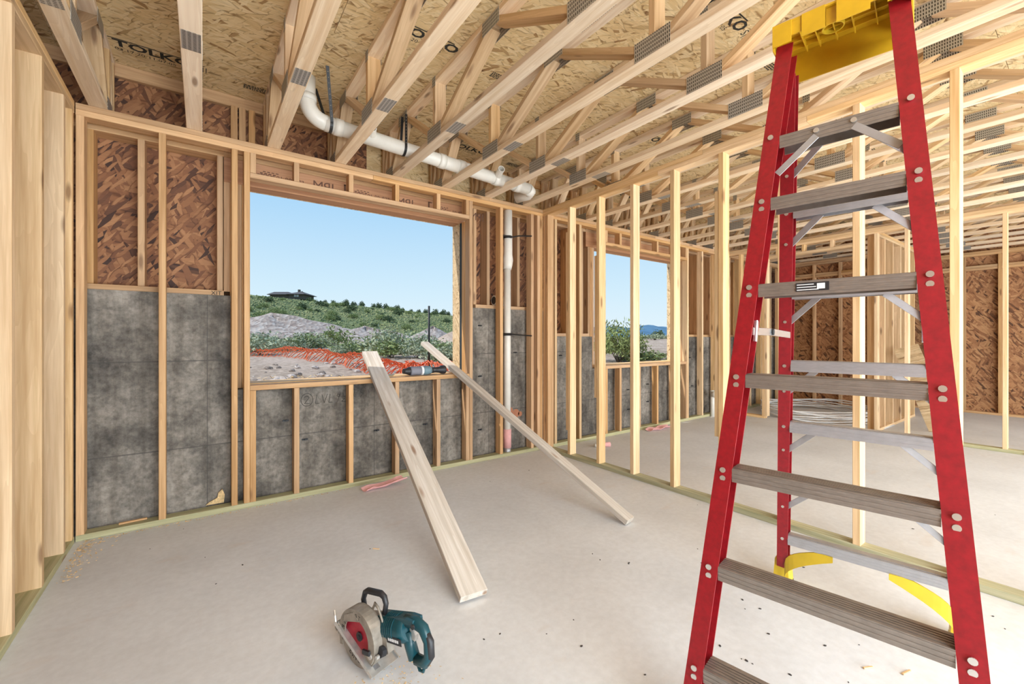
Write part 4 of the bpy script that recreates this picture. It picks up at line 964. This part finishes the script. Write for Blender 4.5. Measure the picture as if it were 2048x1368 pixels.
# rocks
rkm = []
for k in range(4):
    rn = random.Random(k + 40); q = MB(); n, m_ = 9, 6; vs_, fs = [], []
    for i in range(m_ + 1):
        ph = math.pi * i / m_
        for j in range(n):
            th = 2 * math.pi * j / n; r = 1 + rn.uniform(-.22, .22) * (0 < i < m_)
            vs_.append((math.sin(ph) * math.cos(th) * r, math.sin(ph) * math.sin(th) * r * .8, math.cos(ph) * r * .6))
    for i in range(m_):
        for j in range(n): fs.append((i * n + j, i * n + (j + 1) % n, (i + 1) * n + (j + 1) % n, (i + 1) * n + j))
    me = bpy.data.meshes.new('rock'); me.from_pydata(vs_, [], fs); me.materials.append(M['rock'] if k % 2 == 0 else M['rock_dark']); rkm.append(me)
def rock(x, y, s_, k, label='loose grey rock on the dirt outside the big window', group='loose rocks outside'):
    o = bpy.data.objects.new('rock', rkm[k % 4]); link(o, None, Matrix.Translation((x, y, gz(x, y) + s_ * .15)) @ Matrix.Rotation(rnd.uniform(0, 6), 4, 'Z') @ Matrix.Diagonal((s_, s_, s_, 1))); return tag(o, label, 'rock', group)
for i in range(170):
    u = .05 + .55 * rnd.random(); Y = 5.0 + 4.6 * rnd.random() ** 1.6
    rock(u * Y, Y, rnd.uniform(.02, .075), i)
q = MB()
for i in range(1400):
    u = .05 + .5 * rnd.random(); Y = 4.9 + 2.2 * rnd.random() ** 1.3; x = u * Y; th = rnd.uniform(0, 6.3); l = rnd.uniform(.02, .07); c = Vector((x, Y, gz(x, Y) + .012))
    d = Vector((math.cos(th), math.sin(th), rnd.uniform(.1, .5))) * l; w_ = Vector((-math.sin(th), math.cos(th), .3)) * .006
    q.add([c - w_, c + d - w_, c + d + w_, c + w_], [(0, 1, 2, 3)])
tag(q.build('dry_straw', 'sawdust'), 'dry straw and stubble on the ground just outside the sill', 'straw', kind='stuff')
rock(.82, 6.3, .14, 0, 'big pale boulder outside near the left jamb', None); rock(1.42, 5.9, .17, 1, 'big brown boulder outside beside the wide plank', None); rock(1.75, 5.9, .12, 2, 'pale boulder touching the wide plank outside', None)
rock(2.55, 5.45, .22, 3, 'flat brown boulder outside behind the power tool', None); rock(.85, 13.2, .16, 0, 'pale rock at the far left end of the netting', None)
# orange netting
path = [Vector((u * Y, Y, 0)) for u, Y in ((.02, 14.8), (.10, 13.2), (.16, 11.2), (.215, 9.6), (.275, 8.1), (.335, 7.1), (.40, 6.5), (.47, 6.35), (.56, 6.5))]
dense = []
for a, b2 in zip(path[:-1], path[1:]):
    for k in range(26): dense.append(a.lerp(b2, k / 26))
q = MB(); ncol = 6; G = []
for i, p in enumerate(dense):
    d = (dense[min(i + 1, len(dense) - 1)] - dense[max(0, i - 1)]).normalized(); s_ = Vector((-d.y, d.x, 0))
    if s_.y < 0: s_ = -s_
    colv = []
    for k in range(ncol):
        t_ = k / (ncol - 1); off = s_ * (t_ * .42 + .05 * math.sin(i * .35 + k)) ; z = .02 + .26 * math.sin(t_ * 2.6) * (.80 + .12 * math.sin(i * .21)) + .02 * math.sin(i * 1.9 + k * 2)
        P = p + off; colv.append(Vector((P.x, P.y, gz(P.x, P.y) + max(.01, z))))
    G.append(colv)
for i in range(len(G)):
    for k in range(ncol):
        if i + 1 < len(G): q.tube([G[i][k], G[i + 1][k]], .0055, 3, False)
        if k + 1 < ncol and i % 2 == 0: q.tube([G[i][k], G[i][k + 1]], .010, 3, False)
tag(q.build('orange_netting', 'orange'), 'crumpled orange plastic safety netting lying across the dirt', 'netting')
P = on_y(858, 700, 6.6); gzp = gz(P.x, 6.6)
tag(MB().tube([(P.x, 6.6, gzp - .1), (P.x, 6.6, 1.80)], .018, 8).build('steel_post', 'rust', None, True), 'thin black steel post standing outside the big window', 'post')
